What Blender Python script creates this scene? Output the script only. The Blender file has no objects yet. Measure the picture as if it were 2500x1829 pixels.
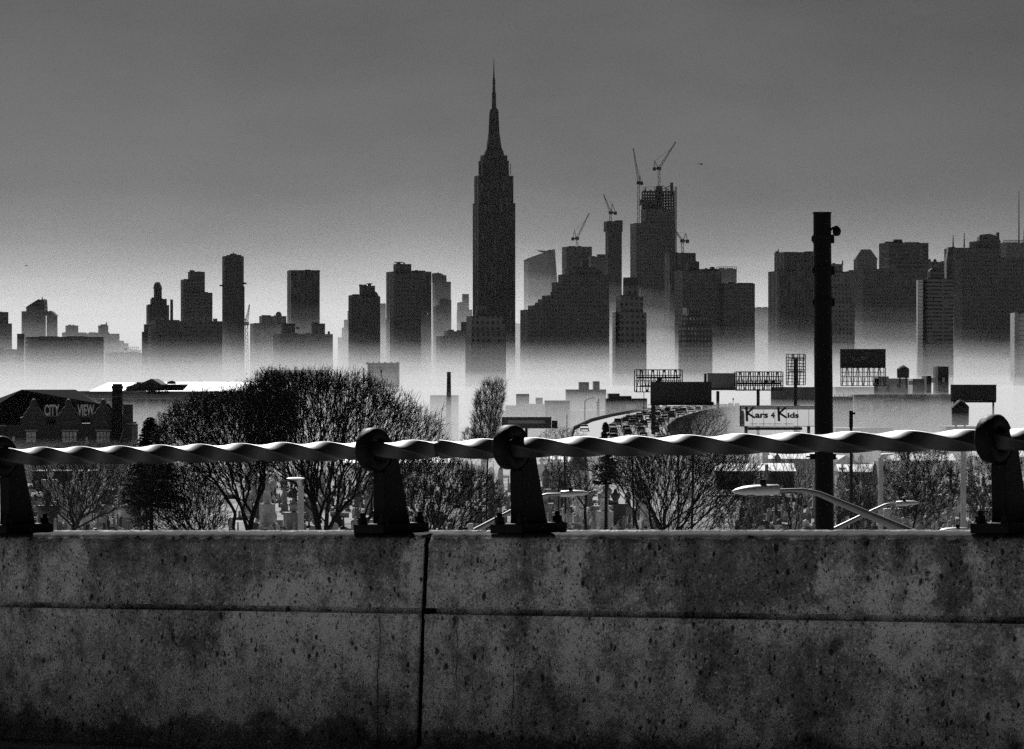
HAZE_D, BANK_D, VAL_D = 2.5e-6, 8.2e-4, 2.1e-3
import bpy, math, random
import numpy as np
from mathutils import Vector, Matrix, noise
random.seed(7); rng = np.random.default_rng(7)
scene = bpy.context.scene
col = scene.collection
F = 9820.0; CX = 1250.0; HY = 930.0; CZ = 25.0      # focal length, centre and eye level in photo pixels; eye height in metres
def P(px, py, D):
    return Vector(((px-CX)*D/F, D, CZ-(py-HY)*D/F))
def WX(px, D): return (px-CX)*D/F
def WZ(py, D): return CZ-(py-HY)*D/F

# ------------------------------------------------------------------ materials
def mat(name, base=.2, rough=.7, metal=0.0, noise_scale=None, noise_amt=.3, spec=.5, emit=0):
    m = bpy.data.materials.new(name); m.use_nodes = True
    nt = m.node_tree; b = nt.nodes['Principled BSDF']
    b.inputs['Roughness'].default_value = rough; b.inputs['Metallic'].default_value = metal
    b.inputs['Specular IOR Level'].default_value = spec
    b.inputs['Base Color'].default_value = (base, base, base, 1)
    if noise_scale:
        tc = nt.nodes.new('ShaderNodeTexCoord'); n = nt.nodes.new('ShaderNodeTexNoise')
        n.inputs['Scale'].default_value = noise_scale; n.inputs['Detail'].default_value = 6
        r = nt.nodes.new('ShaderNodeMapRange'); r.inputs['From Min'].default_value = .3; r.inputs['From Max'].default_value = .7
        r.inputs['To Min'].default_value = base*(1-noise_amt); r.inputs['To Max'].default_value = base*(1+noise_amt)
        nt.links.new(tc.outputs['Object'], n.inputs['Vector']); nt.links.new(n.outputs['Fac'], r.inputs['Value'])
        nt.links.new(r.outputs['Result'], b.inputs['Base Color'])
        bp = nt.nodes.new('ShaderNodeBump'); bp.inputs['Strength'].default_value = .25; bp.inputs['Distance'].default_value = .02
        nt.links.new(n.outputs['Fac'], bp.inputs['Height']); nt.links.new(bp.outputs['Normal'], b.inputs['Normal'])
    return m

GRID = math.radians(14)
def facade_mat(name, wall, glass, px, pz, fx=.55, fz=.5, rough=.8):
    """a facade of repeating windows, laid out in metres on the building itself"""
    m = bpy.data.materials.new(name); m.use_nodes = True
    nt = m.node_tree; L = nt.links; b = nt.nodes['Principled BSDF']
    tc = nt.nodes.new('ShaderNodeTexCoord'); mp = nt.nodes.new('ShaderNodeMapping')
    mp.inputs['Rotation'].default_value = (0, 0, GRID)
    sx = nt.nodes.new('ShaderNodeSeparateXYZ')
    L.new(tc.outputs['Object'], mp.inputs['Vector']); L.new(mp.outputs['Vector'], sx.inputs['Vector'])
    def M(op, a, bb=None):
        n = nt.nodes.new('ShaderNodeMath'); n.operation = op
        for i, v in enumerate((a, bb)):
            if v is None: continue
            if isinstance(v, (int, float)): n.inputs[i].default_value = v
            else: L.new(v, n.inputs[i])
        return n.outputs[0]
    u = M('ADD', sx.outputs['X'], sx.outputs['Y'])
    a = M('LESS_THAN', M('FRACT', M('DIVIDE', u, px)), fx)
    c = M('LESS_THAN', M('FRACT', M('DIVIDE', sx.outputs['Z'], pz)), fz)
    w = M('MULTIPLY', a, c)
    n = nt.nodes.new('ShaderNodeTexNoise'); n.inputs['Scale'].default_value = .03; n.inputs['Detail'].default_value = 5
    L.new(tc.outputs['Object'], n.inputs['Vector'])
    var = M('MULTIPLY', M('ADD', n.outputs['Fac'], .5), wall)
    mx = nt.nodes.new('ShaderNodeMix'); mx.data_type = 'FLOAT'
    cc = nt.nodes.new('ShaderNodeCombineXYZ'); L.new(M('FLOOR', M('DIVIDE', u, px if px < 40 else 7.0)), cc.inputs[0]); L.new(M('FLOOR', M('DIVIDE', sx.outputs['Z'], pz if pz < 40 else 9.0)), cc.inputs[1])
    wn = nt.nodes.new('ShaderNodeTexWhiteNoise'); L.new(cc.outputs[0], wn.inputs['Vector'])
    gl = M('ADD', glass*.6, M('MULTIPLY', M('POWER', wn.outputs['Value'], 5), .16+glass*.8))  # a few panes get a paler colour, standing for lit or reflecting windows
    L.new(w, mx.inputs[0]); L.new(var, mx.inputs[2]); L.new(gl, mx.inputs[3])
    L.new(mx.outputs[0], b.inputs['Base Color'])
    r = M('SUBTRACT', rough, M('MULTIPLY', w, .3)); L.new(r, b.inputs['Roughness'])
    return m

M_blackmetal = mat('cast_iron_black', .010, .6, 0, 30, .4, .2)
M_rail = mat('rail_metal', .018, .52, 0, None, 0, 1.0)
def _rail():
    nt = M_rail.node_tree; b = nt.nodes['Principled BSDF']; b.inputs['Coat Weight'].default_value = .45; b.inputs['Coat Roughness'].default_value = .5
    tc = nt.nodes.new('ShaderNodeTexCoord'); n = nt.nodes.new('ShaderNodeTexNoise'); n.inputs['Scale'].default_value = 18; n.inputs['Detail'].default_value = 7
    r = nt.nodes.new('ShaderNodeMapRange'); r.inputs['From Min'].default_value = .35; r.inputs['From Max'].default_value = .68; r.inputs['To Min'].default_value = .46; r.inputs['To Max'].default_value = .62
    nt.links.new(tc.outputs['Object'], n.inputs['Vector']); nt.links.new(n.outputs['Fac'], r.inputs['Value']); nt.links.new(r.outputs['Result'], b.inputs['Roughness'])
    n2 = nt.nodes.new('ShaderNodeTexNoise'); n2.inputs['Scale'].default_value = 220; nt.links.new(tc.outputs['Object'], n2.inputs['Vector'])
    bp = nt.nodes.new('ShaderNodeBump'); bp.inputs['Strength'].default_value = .12; bp.inputs['Distance'].default_value = .002; nt.links.new(n2.outputs['Fac'], bp.inputs['Height']); nt.links.new(bp.outputs['Normal'], b.inputs['Normal'])
_rail()
M_galv = mat('galvanised_steel', .8, .45, .1, 8, .1)
M_darksteel = mat('dark_steel', .02, .6, 0, 3, .3)
M_steelgrey = mat('grey_steel', .12, .6, .2, 2, .3)
M_bark = mat('bark', .03, .9, 0, 4, .4, .2)
M_bark_pale = mat('pale_bark', .09, .9, 0, 4, .4, .2)
M_leaf = mat('evergreen_leaf', .03, .7, 0, 4, .4, .3)
M_bark_hazed = mat('hazed_bark', .05, .9, 0, 4, .4, .2)  # bark paled in its colour for haze and light on farther trees
M_asphalt = mat('asphalt', .07, .55, 0, 3, .3)
M_conc = mat('plain_concrete', .3, .8, 0, 1.5, .3)
M_whiteroof = mat('white_roof', .85, .4, .3)
M_white = mat('white_paint', .75, .5, 0, .5, .08)
M_pale = mat('pale_wall', .45, .8, 0, .2, .2)
M_grey = mat('grey_wall', .22, .8, 0, .2, .3)
M_dark = mat('dark_wall', .06, .8, 0, .3, .4)
M_brick = mat('dark_brick', .085, .85, 0, 2.5, .35)
M_slate = mat('slate_roof', .03, .95, 0, 1.5, .4, .1)
M_boardface = mat('billboard_face_dark', .035, .6, 0, .2, .3)
M_boardpale = mat('billboard_face_pale', .6, .6, 0, .2, .08)
M_ink = mat('dark_lettering', .05, .6)
M_curtain = mat('curtained_glass', .85, .3, 0, 2.5, .45)
M_glass = mat('dark_glass', .03, .1, 0, None, .3, .8)
M_stonepale = mat('pale_headstone', .8, .8, 0, 1.2, .4)
M_stonegrey = mat('grey_headstone', .35, .75, 0, 1.2, .4)
M_stonedark = mat('dark_headstone', .08, .6, 0, 1.2, .4)
M_wood = mat('tank_wood', .07, .85, 0, 1.5, .4)
M_car = [mat('car_paint_white', .85, .35, .3), mat('car_paint_silver', .45, .25, .5), mat('car_paint_grey', .15, .25, .3), mat('car_paint_black', .02, .2)]
def vinyl():
    m = bpy.data.materials.new('thin_white_vinyl'); m.use_nodes = True; nt = m.node_tree; b = nt.nodes['Principled BSDF']; b.inputs['Base Color'].default_value = (.8,.8,.8,1); b.inputs['Roughness'].default_value = .6
    t = nt.nodes.new('ShaderNodeBsdfTranslucent'); t.inputs['Color'].default_value = (.8,.8,.8,1); x = nt.nodes.new('ShaderNodeMixShader'); x.inputs[0].default_value = .42
    nt.links.new(b.outputs[0], x.inputs[1]); nt.links.new(t.outputs[0], x.inputs[2]); nt.links.new(x.outputs[0], nt.nodes['Material Output'].inputs['Surface']); return m
M_vinyl = vinyl()
M_rubber = mat('black_joint_sealant', .006, .9, 0, None, 0, .05)
M_tyre = mat('tyre_rubber', .02, .8)
FM = [facade_mat('facade_fine', .14, .03, 5.0, 5.2), facade_mat('facade_wide', .12, .035, 9.5, 5.2, .7, .45),
      facade_mat('facade_ribbon', .12, .03, 60, 5.6, .97, .5), facade_mat('facade_ribs', .1, .03, 6.5, 60, .5, .97),
      facade_mat('facade_brick', .085, .02, 6.5, 5.0, .42, .5)]
FM_near = facade_mat('facade_near', .2, .03, 6.4, 5.4, .5, .5)
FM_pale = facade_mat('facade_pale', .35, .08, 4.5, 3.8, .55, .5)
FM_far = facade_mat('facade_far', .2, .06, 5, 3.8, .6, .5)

# ------------------------------------------------------------------ mesh builder
class MB:
    def __init__(s): s.v = []; s.f = []; s.n = 0; s.sm = []
    def add(s, vs, fs, smooth=False):
        s.v.extend([tuple(v) for v in vs]); n = s.n
        s.f.extend([tuple(n+i for i in f) for f in fs]); s.n += len(vs); s.sm.extend([smooth]*len(fs)); return s
    def box(s, x0, x1, y0, y1, z0, z1):
        return s.add([(x0,y0,z0),(x1,y0,z0),(x1,y1,z0),(x0,y1,z0),(x0,y0,z1),(x1,y0,z1),(x1,y1,z1),(x0,y1,z1)],
                     [(3,2,1,0),(4,5,6,7),(0,1,5,4),(1,2,6,5),(2,3,7,6),(3,0,4,7)])
    def prism(s, poly, y0, y1):                 # outline in x,z extruded along y
        n = len(poly)
        vs = [(x,y0,z) for x,z in poly]+[(x,y1,z) for x,z in poly]
        fs = [tuple(range(n-1,-1,-1)), tuple(range(n,2*n))]+[(i,(i+1)%n,n+(i+1)%n,n+i) for i in range(n)]
        return s.add(vs, fs)
    def tube(s, pts, rad, n=6, smooth=True, cap=True):
        pts = [Vector(p) for p in pts]
        if not hasattr(rad, '__len__'): rad = [rad]*len(pts)
        t0 = (pts[-1]-pts[0]).normalized(); up = Vector((0,0,1)) if abs(t0.z) < .9 else Vector((1,0,0))
        vs = []; fs = []
        for i, p in enumerate(pts):
            t = (pts[min(i+1,len(pts)-1)]-pts[max(i-1,0)]).normalized()
            a = t.cross(up).normalized(); b = a.cross(t)
            for k in range(n):
                th = 2*math.pi*(k+.5)/n; vs.append(p+(a*math.cos(th)+b*math.sin(th))*rad[i])
        for i in range(len(pts)-1):
            for k in range(n):
                fs.append((i*n+k, i*n+(k+1)%n, (i+1)*n+(k+1)%n, (i+1)*n+k))
        s.add(vs, fs, smooth)
        if cap: s.add([vs[k] for k in range(n)]+[vs[-n+k] for k in range(n)], [tuple(range(n-1,-1,-1)), tuple(range(n,2*n))])
        return s
    def lathe(s, prof, c=(0,0,0), n=16, smooth=True):
        vs = []; fs = []
        for r, z in prof:
            for k in range(n):
                th = 2*math.pi*k/n; vs.append((c[0]+r*math.cos(th), c[1]+r*math.sin(th), c[2]+z))
        for i in range(len(prof)-1):
            for k in range(n): fs.append((i*n+k, i*n+(k+1)%n, (i+1)*n+(k+1)%n, (i+1)*n+k))
        s.add(vs, fs, smooth)
        s.add(vs[:n], [tuple(range(n-1,-1,-1))]); s.add(vs[-n:], [tuple(range(n))])
        return s
    def build(s, name, material, parent=None, org=None):
        me = bpy.data.meshes.new(name)
        o = Vector((0,0,0)) if org is None else Vector(org)
        if parent is not None and org is None: o = Vector(parent.get('_o', (0,0,0)))
        vs = [(v[0]-o.x, v[1]-o.y, v[2]-o.z) for v in s.v]
        me.from_pydata(vs, [], s.f); me.polygons.foreach_set('use_smooth', s.sm); me.update()
        me.materials.append(material)
        ob = bpy.data.objects.new(name, me); col.objects.link(ob)
        if parent is not None: ob.parent = parent; ob['_o'] = tuple(o)
        elif org is not None: ob.location = o; ob['_o'] = tuple(o)
        return ob
def tag(o, label=None, cat=None, group=None, kind=None):
    if label: o['label'] = label
    if cat: o['category'] = cat
    if group: o['group'] = group
    if kind: o['kind'] = kind
    return o
def thing(name, loc, label, cat, group=None):
    o = bpy.data.objects.new(name, None); col.objects.link(o); o.location = loc; o['_o'] = tuple(loc)
    o.empty_display_size = .5
    return tag(o, label, cat, group)
def copy_tree(o, loc, label=None, group=None, rz=None):
    c = o.copy(); col.objects.link(c); c.location = loc
    if rz is not None: c.rotation_euler = (0,0,rz)
    if label: c['label'] = label
    if group: c['group'] = group
    for ch in o.children:
        d = ch.copy(); col.objects.link(d); d.parent = c
        for g in ch.children:
            e = g.copy(); col.objects.link(e); e.parent = d
    return c
def text_mb(txt, width, height, depth=.1, sx=None, bold=0.0):
    """lettering as a mesh lying in x,z; lower left at 0,0; facing -y"""
    cu = bpy.data.curves.new('t', 'FONT'); cu.body = txt; cu.size = 1; cu.extrude = .02; cu.offset = bold; cu.resolution_u = 3
    ob = bpy.data.objects.new('t', cu); col.objects.link(ob)
    dg = bpy.context.evaluated_depsgraph_get(); me = bpy.data.meshes.new_from_object(ob.evaluated_get(dg))
    bpy.data.objects.remove(ob); 
    co = [v.co.copy() for v in me.vertices]
    x0 = min(c.x for c in co); x1 = max(c.x for c in co); y0 = min(c.y for c in co); y1 = max(c.y for c in co)
    mb = MB()
    kx = width/(x1-x0) if width else height/(y1-y0); ky = height/(y1-y0) if height else kx
    mb.add([((c.x-x0)*kx, -c.z/.02*depth/2, (c.y-y0)*ky) for c in co], [tuple(p.vertices) for p in me.polygons])
    bpy.data.meshes.remove(me)
    return mb
def shift(mb, dx, dy, dz, shear=0):
    mb.v = [(v[0]+dx+shear*v[2], v[1]+dy, v[2]+dz) for v in mb.v]; return mb

# ------------------------------------------------------------------ camera, sun, sky
cam = bpy.data.cameras.new('camera'); camo = bpy.data.objects.new('camera', cam); col.objects.link(camo)
camo.location = (0,0,CZ); camo.rotation_euler = (math.radians(90),0,0)
cam.lens = 36*F/2500; cam.sensor_width = 36; cam.shift_y = 15.5/2500; cam.clip_end = 80000; cam.clip_start = .1
scene.camera = camo
SUN_EL, SUN_AZ = math.radians(38), math.radians(-12)          # azimuth from +Y, negative = to the left
sd = Vector((math.sin(SUN_AZ)*math.cos(SUN_EL), math.cos(SUN_AZ)*math.cos(SUN_EL), math.sin(SUN_EL)))
su = bpy.data.lights.new('sun', 'SUN'); su.energy = 5; su.angle = math.radians(.5); su.color = (1,1,1)
so = bpy.data.objects.new('sun', su); col.objects.link(so); so.rotation_euler = sd.to_track_quat('Z', 'Y').to_euler(); so.location = (0,0,200)
w = bpy.data.worlds.new('World'); scene.world = w; w.use_nodes = True
nt = w.node_tree; bg = nt.nodes['Background']
sky = nt.nodes.new('ShaderNodeTexSky'); sky.sky_type = 'NISHITA'; sky.sun_disc = False
sky.sun_elevation = SUN_EL; sky.sun_rotation = SUN_AZ; sky.air_density = 1.0; sky.dust_density = 1.0
bw = nt.nodes.new('ShaderNodeSeparateColor'); nt.links.new(sky.outputs['Color'], bw.inputs['Color']); 
_sq = nt.nodes.new('ShaderNodeMath'); _sq.operation = 'POWER'; _sq.inputs[1].default_value = 1.5; nt.links.new(bw.outputs['Red'], _sq.inputs[0])
_dv = nt.nodes.new('ShaderNodeMath'); _dv.operation = 'DIVIDE'; _dv.inputs[1].default_value = 15.5; nt.links.new(_sq.outputs[0], _dv.inputs[0]); 
_tc = nt.nodes.new('ShaderNodeTexCoord'); _mp = nt.nodes.new('ShaderNodeMapping'); _mp.inputs['Scale'].default_value = (9,9,26); _ns = nt.nodes.new('ShaderNodeTexNoise'); _ns.inputs['Scale'].default_value = 1; _ns.inputs['Detail'].default_value = 6; _ns.inputs['Roughness'].default_value = .6
nt.links.new(_tc.outputs['Generated'], _mp.inputs['Vector']); nt.links.new(_mp.outputs['Vector'], _ns.inputs['Vector'])
_mr = nt.nodes.new('ShaderNodeMapRange'); _mr.inputs['From Min'].default_value = .3; _mr.inputs['From Max'].default_value = .7; _mr.inputs['To Min'].default_value = .86; _mr.inputs['To Max'].default_value = 1.12; nt.links.new(_ns.outputs['Fac'], _mr.inputs['Value'])
_ml = nt.nodes.new('ShaderNodeMath'); _ml.operation = 'MULTIPLY'; nt.links.new(_dv.outputs[0], _ml.inputs[0]); nt.links.new(_mr.outputs['Result'], _ml.inputs[1]); nt.links.new(_ml.outputs[0], bg.inputs['Color'])     # thin uneven high cloud   # black-and-white film behind a red filter
bg.inputs['Strength'].default_value = SKYS = .05
scene.view_settings.view_transform = 'Standard'; scene.view_settings.look = 'None'; scene.view_settings.exposure = 0; scene.view_settings.gamma = 1
scene.cycles.volume_bounces = 1; scene.cycles.use_denoising = False; scene.cycles.max_bounces = 6

# ------------------------------------------------------------------ air
def vol_mat(name, dens, g, colr=.84):
    m = bpy.data.materials.new(name); m.use_nodes = True; nt = m.node_tree
    for n in list(nt.nodes):
        if n.type == 'BSDF_PRINCIPLED': nt.nodes.remove(n)
    v = nt.nodes.new('ShaderNodeVolumePrincipled'); out = [n for n in nt.nodes if n.type == 'OUTPUT_MATERIAL'][0]
    v.inputs['Color'].default_value = (colr,)*3+(1,); v.inputs['Density'].default_value = dens; v.inputs['Anisotropy'].default_value = g
    nt.links.new(v.outputs['Volume'], out.inputs['Volume']); return m
hb = MB().box(-5200, 5200, -120, 21000, -4, 560).build('haze', vol_mat('haze_air', HAZE_D, .3)); tag(hb, 'thin haze filling the air over the whole city', None, None, 'stuff')
def bank(name, prof, dens, g, xw, label, wob=.2):
    pts = []
    for (d0, h0), (d1, h1) in zip(prof, prof[1:]):
        for k in range(6):
            t = k/6; d = d0+(d1-d0)*t; h = h0+(h1-h0)*t; pts.append((d, CZ+h*d/F))
    pts.append((prof[-1][0], CZ+prof[-1][1]*prof[-1][0]/F))
    mb = MB(); nx_ = 44; m_ = len(pts); xs = [-xw+2*xw*i/nx_ for i in range(nx_+1)]
    def zt(x, d, z):                     # the top of the mist rises and sinks gently from place to place
        k = noise.noise(Vector((x/330, d/700, len(prof)*.7)))*.7+noise.noise(Vector((x/120, d/400, 9)))*.35
        return max(-1.5, z+k*wob*max(6, z))
    vs = [(x,d,zt(x,d,z)) for x in xs for d,z in pts]+[(x,d,-3) for x in xs for d,z in pts]; N_ = (nx_+1)*m_
    fs = []
    for i in range(nx_):
        for q in range(m_-1):
            a = i*m_+q; fs += [(a,a+m_,a+m_+1,a+1), (N_+a,N_+a+1,N_+a+m_+1,N_+a+m_)]
        a = i*m_; b = i*m_+m_-1; fs += [(a,N_+a,N_+a+m_,a+m_), (b,b+m_,N_+b+m_,N_+b)]
    for q in range(m_-1):
        a = q; b = nx_*m_+q; fs += [(a,a+1,N_+a+1,N_+a), (b,N_+b,N_+b+1,b+1)]
    mb.add(vs, fs)
    return tag(mb.build(name, vol_mat(name+'_air', dens, g)), label, None, None, 'stuff')
def smooth_prof(f, d0, d1, n): return [(d0+(d1-d0)*i/n, f(d0+(d1-d0)*i/n)) for i in range(n+1)]
BANK_T = [(2300,-12),(2900,2),(3500,22),(4000,46),(4400,76),(4800,112),(5150,145),(5600,188),(6100,236),(6600,284),(7000,318),(7200,350),(7350,395),(7450,460),(7500,530),
          (7540,500),(7620,430),(7760,360),(8000,300),(8500,240),(10000,180),(14000,110)]
def interp(T, d):
    for (a, x), (b, y) in zip(T, T[1:]):
        if d <= b: return x+(y-x)*(d-a)/(b-a)
    return T[-1][1]
for k_, dn, lab in ((1.04,.16,'thin high part of the mist drifting around the towers'),(.84,.34,'middle part of the mist lying over the river and the towers'),(.6,.6,'thick low part of the mist at the foot of the skyline')):
    bank('mist', [(d, h*k_ if h > 0 else h-(1-k_)*6) for d, h in BANK_T], BANK_D*dn, .3, 4200-k_*50, lab)
bank('mist', [(1290,-60),(1450,-14),(1700,18),(2000,52),(2280,96)], .6e-3, .3, 1750, 'pale haze behind the roadside billboards')
bank('ground_mist', [(930,-180),(1020,-130),(1120,-90),(1230,-60),(1400,-33),(1600,-20),(1900,-12),(2285,-10)], VAL_D, .3, 1800, 'low mist lying on the ground behind the billboards')

# ------------------------------------------------------------------ ground
def terr(y):
    pr = [(-200,12),(170,12),(430,0),(40000,0)]
    return interp(pr, y)
gb = MB(); ys = [-200,-60,60,170,230,300,370,430,500,600,700,800,900,1000,1200,1500,2000,3000,5000,9000,14000,20500]; xs = [-5000,-2500,-1200,-600,-300,-150,-60,0,60,150,300,600,1200,2500,5000]
vs = [(x,y,terr(y)) for y in ys for x in xs]; nx = len(xs)
gb.add(vs, [(j*nx+i, j*nx+i+1, (j+1)*nx+i+1, (j+1)*nx+i) for j in range(len(ys)-1) for i in range(nx-1)])
def ground_mat():
    m = bpy.data.materials.new('winter_grass'); m.use_nodes = True; nt = m.node_tree; L = nt.links; b = nt.nodes['Principled BSDF']
    tc = nt.nodes.new('ShaderNodeTexCoord')
    a = nt.nodes.new('ShaderNodeTexNoise'); a.inputs['Scale'].default_value = .05; a.inputs['Detail'].default_value = 8
    c = nt.nodes.new('ShaderNodeTexNoise'); c.inputs['Scale'].default_value = .5; c.inputs['Detail'].default_value = 4
    L.new(tc.outputs['Object'], a.inputs['Vector']); L.new(tc.outputs['Object'], c.inputs['Vector'])
    mu = nt.nodes.new('ShaderNodeMath'); mu.operation = 'MULTIPLY'; L.new(a.outputs['Fac'], mu.inputs[0]); L.new(c.outputs['Fac'], mu.inputs[1])
    r = nt.nodes.new('ShaderNodeMapRange'); r.inputs['From Min'].default_value = .17; r.inputs['From Max'].default_value = .34
    r.inputs['To Min'].default_value = .03; r.inputs['To Max'].default_value = .42
    L.new(mu.outputs[0], r.inputs['Value']); L.new(r.outputs['Result'], b.inputs['Base Color']); b.inputs['Roughness'].default_value = .9
    return m
tag(gb.build('ground', ground_mat()), 'winter grass ground of the cemetery', None, None, 'structure')

# ------------------------------------------------------------------ skyline
def tower(name, label, D, tiers, m=None, parts=(), cat='building', q=.15, wallname='wall'):
    """tiers: (px left, px right, py top); every building is turned with the street grid"""
    m = m or FM[(int(tiers[0][0])*7) % 5]
    cx = sum((t[0]+t[1])/2 for t in tiers[:1]); root = thing(name, (WX(cx, D), D, 0), label, cat)
    mb = MB(); c, s = math.cos(GRID), math.sin(GRID)
    for k, t in enumerate(tiers):
        W = (t[1]-t[0])*D/F; wdt = W*(1-q)/c; dep = min(W*q/s, 60.0)
        wdt = (W-dep*s)/c
        x = WX((t[0]+t[1])/2, D); z = WZ(t[2], D); zb = 0 if len(t) < 4 else WZ(t[3], D)
        co = []
        for (a, b) in ((-wdt/2,-dep/2),(wdt/2,-dep/2),(wdt/2,dep/2),(-wdt/2,dep/2)):
            co.append((x+a*c+b*s, D-a*s+b*c))
        co = [(x+a*c-b*s, D+a*s+b*c) for (a, b) in ((-wdt/2,-dep/2),(wdt/2,-dep/2),(wdt/2,dep/2),(-wdt/2,dep/2))]
        vs = [(p[0],p[1],zb) for p in co]+[(p[0],p[1],z) for p in co]
        mb.add(vs, [(3,2,1,0),(4,5,6,7),(0,1,5,4),(1,2,6,5),(2,3,7,6),(3,0,4,7)])
        # a low parapet edge and roof plant break the hard roof line
        if W > 14:
            hh = random.uniform(1.2, 2.4)
            for (f0, f1) in ((.08+.2*random.random(), .38+.1*random.random()), (.55, .6+.3*random.random())):
                xa = x-W/2+W*f0; xb = x-W/2+W*f1
                if xb-xa > 2: mb.box(xa, xb, D-dep*.22, D+dep*.22, z-.5, z+hh*random.uniform(.4,1))
    mb.build(wallname, m, root)
    for p in parts:
        b = MB(); kind = p[0]
        if kind == 'mast': b.tube([P(p[1],p[2],D), P(p[1],p[3],D)], [1.3, .5], 5); b.build('antenna_mast', M_steelgrey, root)
        elif kind == 'poly': b.prism([(WX(x,D), WZ(y,D)) for x,y in p[1]], D-p[2]/2, D+p[2]/2); b.build(p[3], p[4] if len(p) > 4 else m, root)
        elif kind == 'bulkhead': b.box(WX(p[1],D), WX(p[2],D), D-8, D+8, WZ(p[4],D), WZ(p[3],D)); b.build('bulkhead', M_dark, root)
        elif kind == 'tank':
            r = (p[2]-p[1])/2*D/F; zz = WZ(p[4],D); h = WZ(p[3],D)-zz
            b.lathe([(r,0),(r,h*.7),(r*1.05,h*.7),(.1,h)], (WX((p[1]+p[2])/2,D), D-3, zz), 12); b.build('water_tank', M_wood, root)
        elif kind == 'pad':
            b.box(WX(p[1],D), WX(p[2],D), D-9, D+9, WZ(p[4],D), WZ(p[3],D)); b.tube([P((p[1]+p[2])/2,p[4],D), P((p[1]+p[2])/2,p[5],D)], 2, 6); b.build('roof_platform', M_dark, root)
        elif kind == 'rail':
            x0, x1 = WX(p[1],D), WX(p[2],D); z0, z1 = WZ(p[4],D), WZ(p[3],D); n = p[5]
            for i in range(n+1): xx = x0+(x1-x0)*i/n; b.box(xx-.4, xx+.4, D-.4, D+.4, z0, z1)
            b.box(x0, x1, D-.5, D+.5, z1-.8, z1); b.build('roof_frame', M_steelgrey, root)
        elif kind == 'strips':       # vertical stack of light balcony fronts
            x0, x1 = WX(p[1],D), WX(p[2],D); z = WZ(p[4],D); zt = WZ(p[3],D); st = p[5]
            while z < zt: b.box(x0, x1, D-p[6]-1.3, D-p[6], z, z+st*.42); z += st
            b.box(x0+.3, x1-.3, D-p[6]-.12, D-p[6]+.05, WZ(p[4],D), zt); b.build('balcony_stack', M_white, root)
    return root

tower('office_tower', 'setback tower cut off by the left edge of the skyline', 5200, [(-40,31,790),(-40,22,762)])
tower('office_block', 'low block at the far left edge of the skyline', 4950, [(-70,46,853)])
tower('glass_tower', 'tower with a slanted roof and aerial in the left cluster', 5600, [(52,70,760),(68,113,762),(113,141,771)], FM[2],
      [('poly', [(68,762),(68,750),(98,731),(104,733),(111,731),(113,762)], 40, 'slanted_crown'), ('mast',103,735,725), ('poly', [(113,771),(115,762),(127,759),(141,771)], 30, 'sloped_roof')])
tower('office_slab', 'broad flat slab below the slanted glass tower at left', 4900, [(57,257,823),(41,60,815,1000)], FM[2])
tower('apartment_block', 'squat block with a raised roof box behind the left slab', 5500, [(150,205,812),(159,192,795),(192,238,814)])
tower('apartment_block', 'stepped block with a thin spire right of the left slab', 5450, [(225,293,815),(239,265,795),(246,262,792)], None, [('mast',260,795,786)])
tower('apartment_block', 'hazy stepped block descending beside a roof frame', 5500, [(290,303,832),(300,314,838),(305,345,855)], None, [('rail',315,338,847,854,5)])
tower('apartment_block', 'wide pale block low in the haze at left', 5100, [(255,352,862)], FM_far)
tower('deco_tower', 'stepped tower with a tapering spiked crown at left', 5300, [(356,414,745),(366,408,730),(375,395.5,705)], FM[3],
      [('poly', [(375,705),(378,695),(380,690),(382,692),(384,688),(386,691),(389,689),(392,696),(395,705)], 18, 'tapered_crown')])
b = thing('chimney', (WX(419,5200),5200,0), 'thin dark chimney between the spiked tower and the twin step tower', 'chimney')
MB().tube([P(419,900,5200), P(419,732,5200)], [2.4,1.9], 8).build('stack', M_dark, b); MB().tube([P(419,733,5200), P(419,731.5,5200)], 2.3, 8).build('rim', M_steelgrey, b)
tower('office_tower', 'dark tower with left and right shoulders and a small roof bump', 5300, [(440,520,715),(440,501,683),(458,501,664),(520,531,778,900)], None, [('bulkhead',464,473,660,665)])
tower('residential_tower', 'tall narrow dark tower left of the crane', 5200, [(542,598,700),(541.6,596,626)], FM[4],
      [('bulkhead',537,545,696,699), ('bulkhead',594,601,690,694), ('bulkhead',563,577,620,627), ('mast',570,622,616)])
tower('office_slab', 'dark flat-topped slab under the spiked tower', 4900, [(358.5,545,785),(351,362,792,1000),(346,356,810,1000)], FM[0])
tower('apartment_block', 'wide block with a small dome left of the square tower', 5300, [(609,705,790),(632,700,772)], None,
      [('poly', [(674,772),(674,766),(677,762),(681,761),(685,763),(687,767),(687,772)], 12, 'dome')])
tower('office_tower', 'plain square-topped dark tower standing alone', 5500, [(700,781.5,661)], FM[3], [('bulkhead',706,781,660,662)])
tower('apartment_block', 'broad grey block with two raised roof boxes', 5000, [(665,814,816),(686,721,790),(760,794,790)], FM[0], [('tank',800,806,808,816), ('bulkhead',724,730,798,804)])
tower('stepped_tower', 'pale stepped block rising toward the dark leaning tower', 5800, [(824,905,824),(834,900,800),(839,895,781),(848,890,759)], FM_far)
tower('apartment_tower', 'dark tower with roof block and a helipad beside the cleft', 4900, [(852,929,724),(850,916,721),(877,916,698)], FM[4],
      [('pad',895,909,692,693.5,698), ('bulkhead',877,886,695,699), ('poly', [(916,724),(916,712),(920,714),(926,726),(929,732)], 20, 'sloped_roof')])
tower('office_tower', 'small pale tower seen in the gap right of the helipad tower', 5900, [(928,942,741),(931,955,778)], FM_far)
tower('office_tower', 'broad shouldered slab behind the tall dark helipad tower', 5400, [(942,1054,664),(1004,1039,661)], FM[3])
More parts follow.
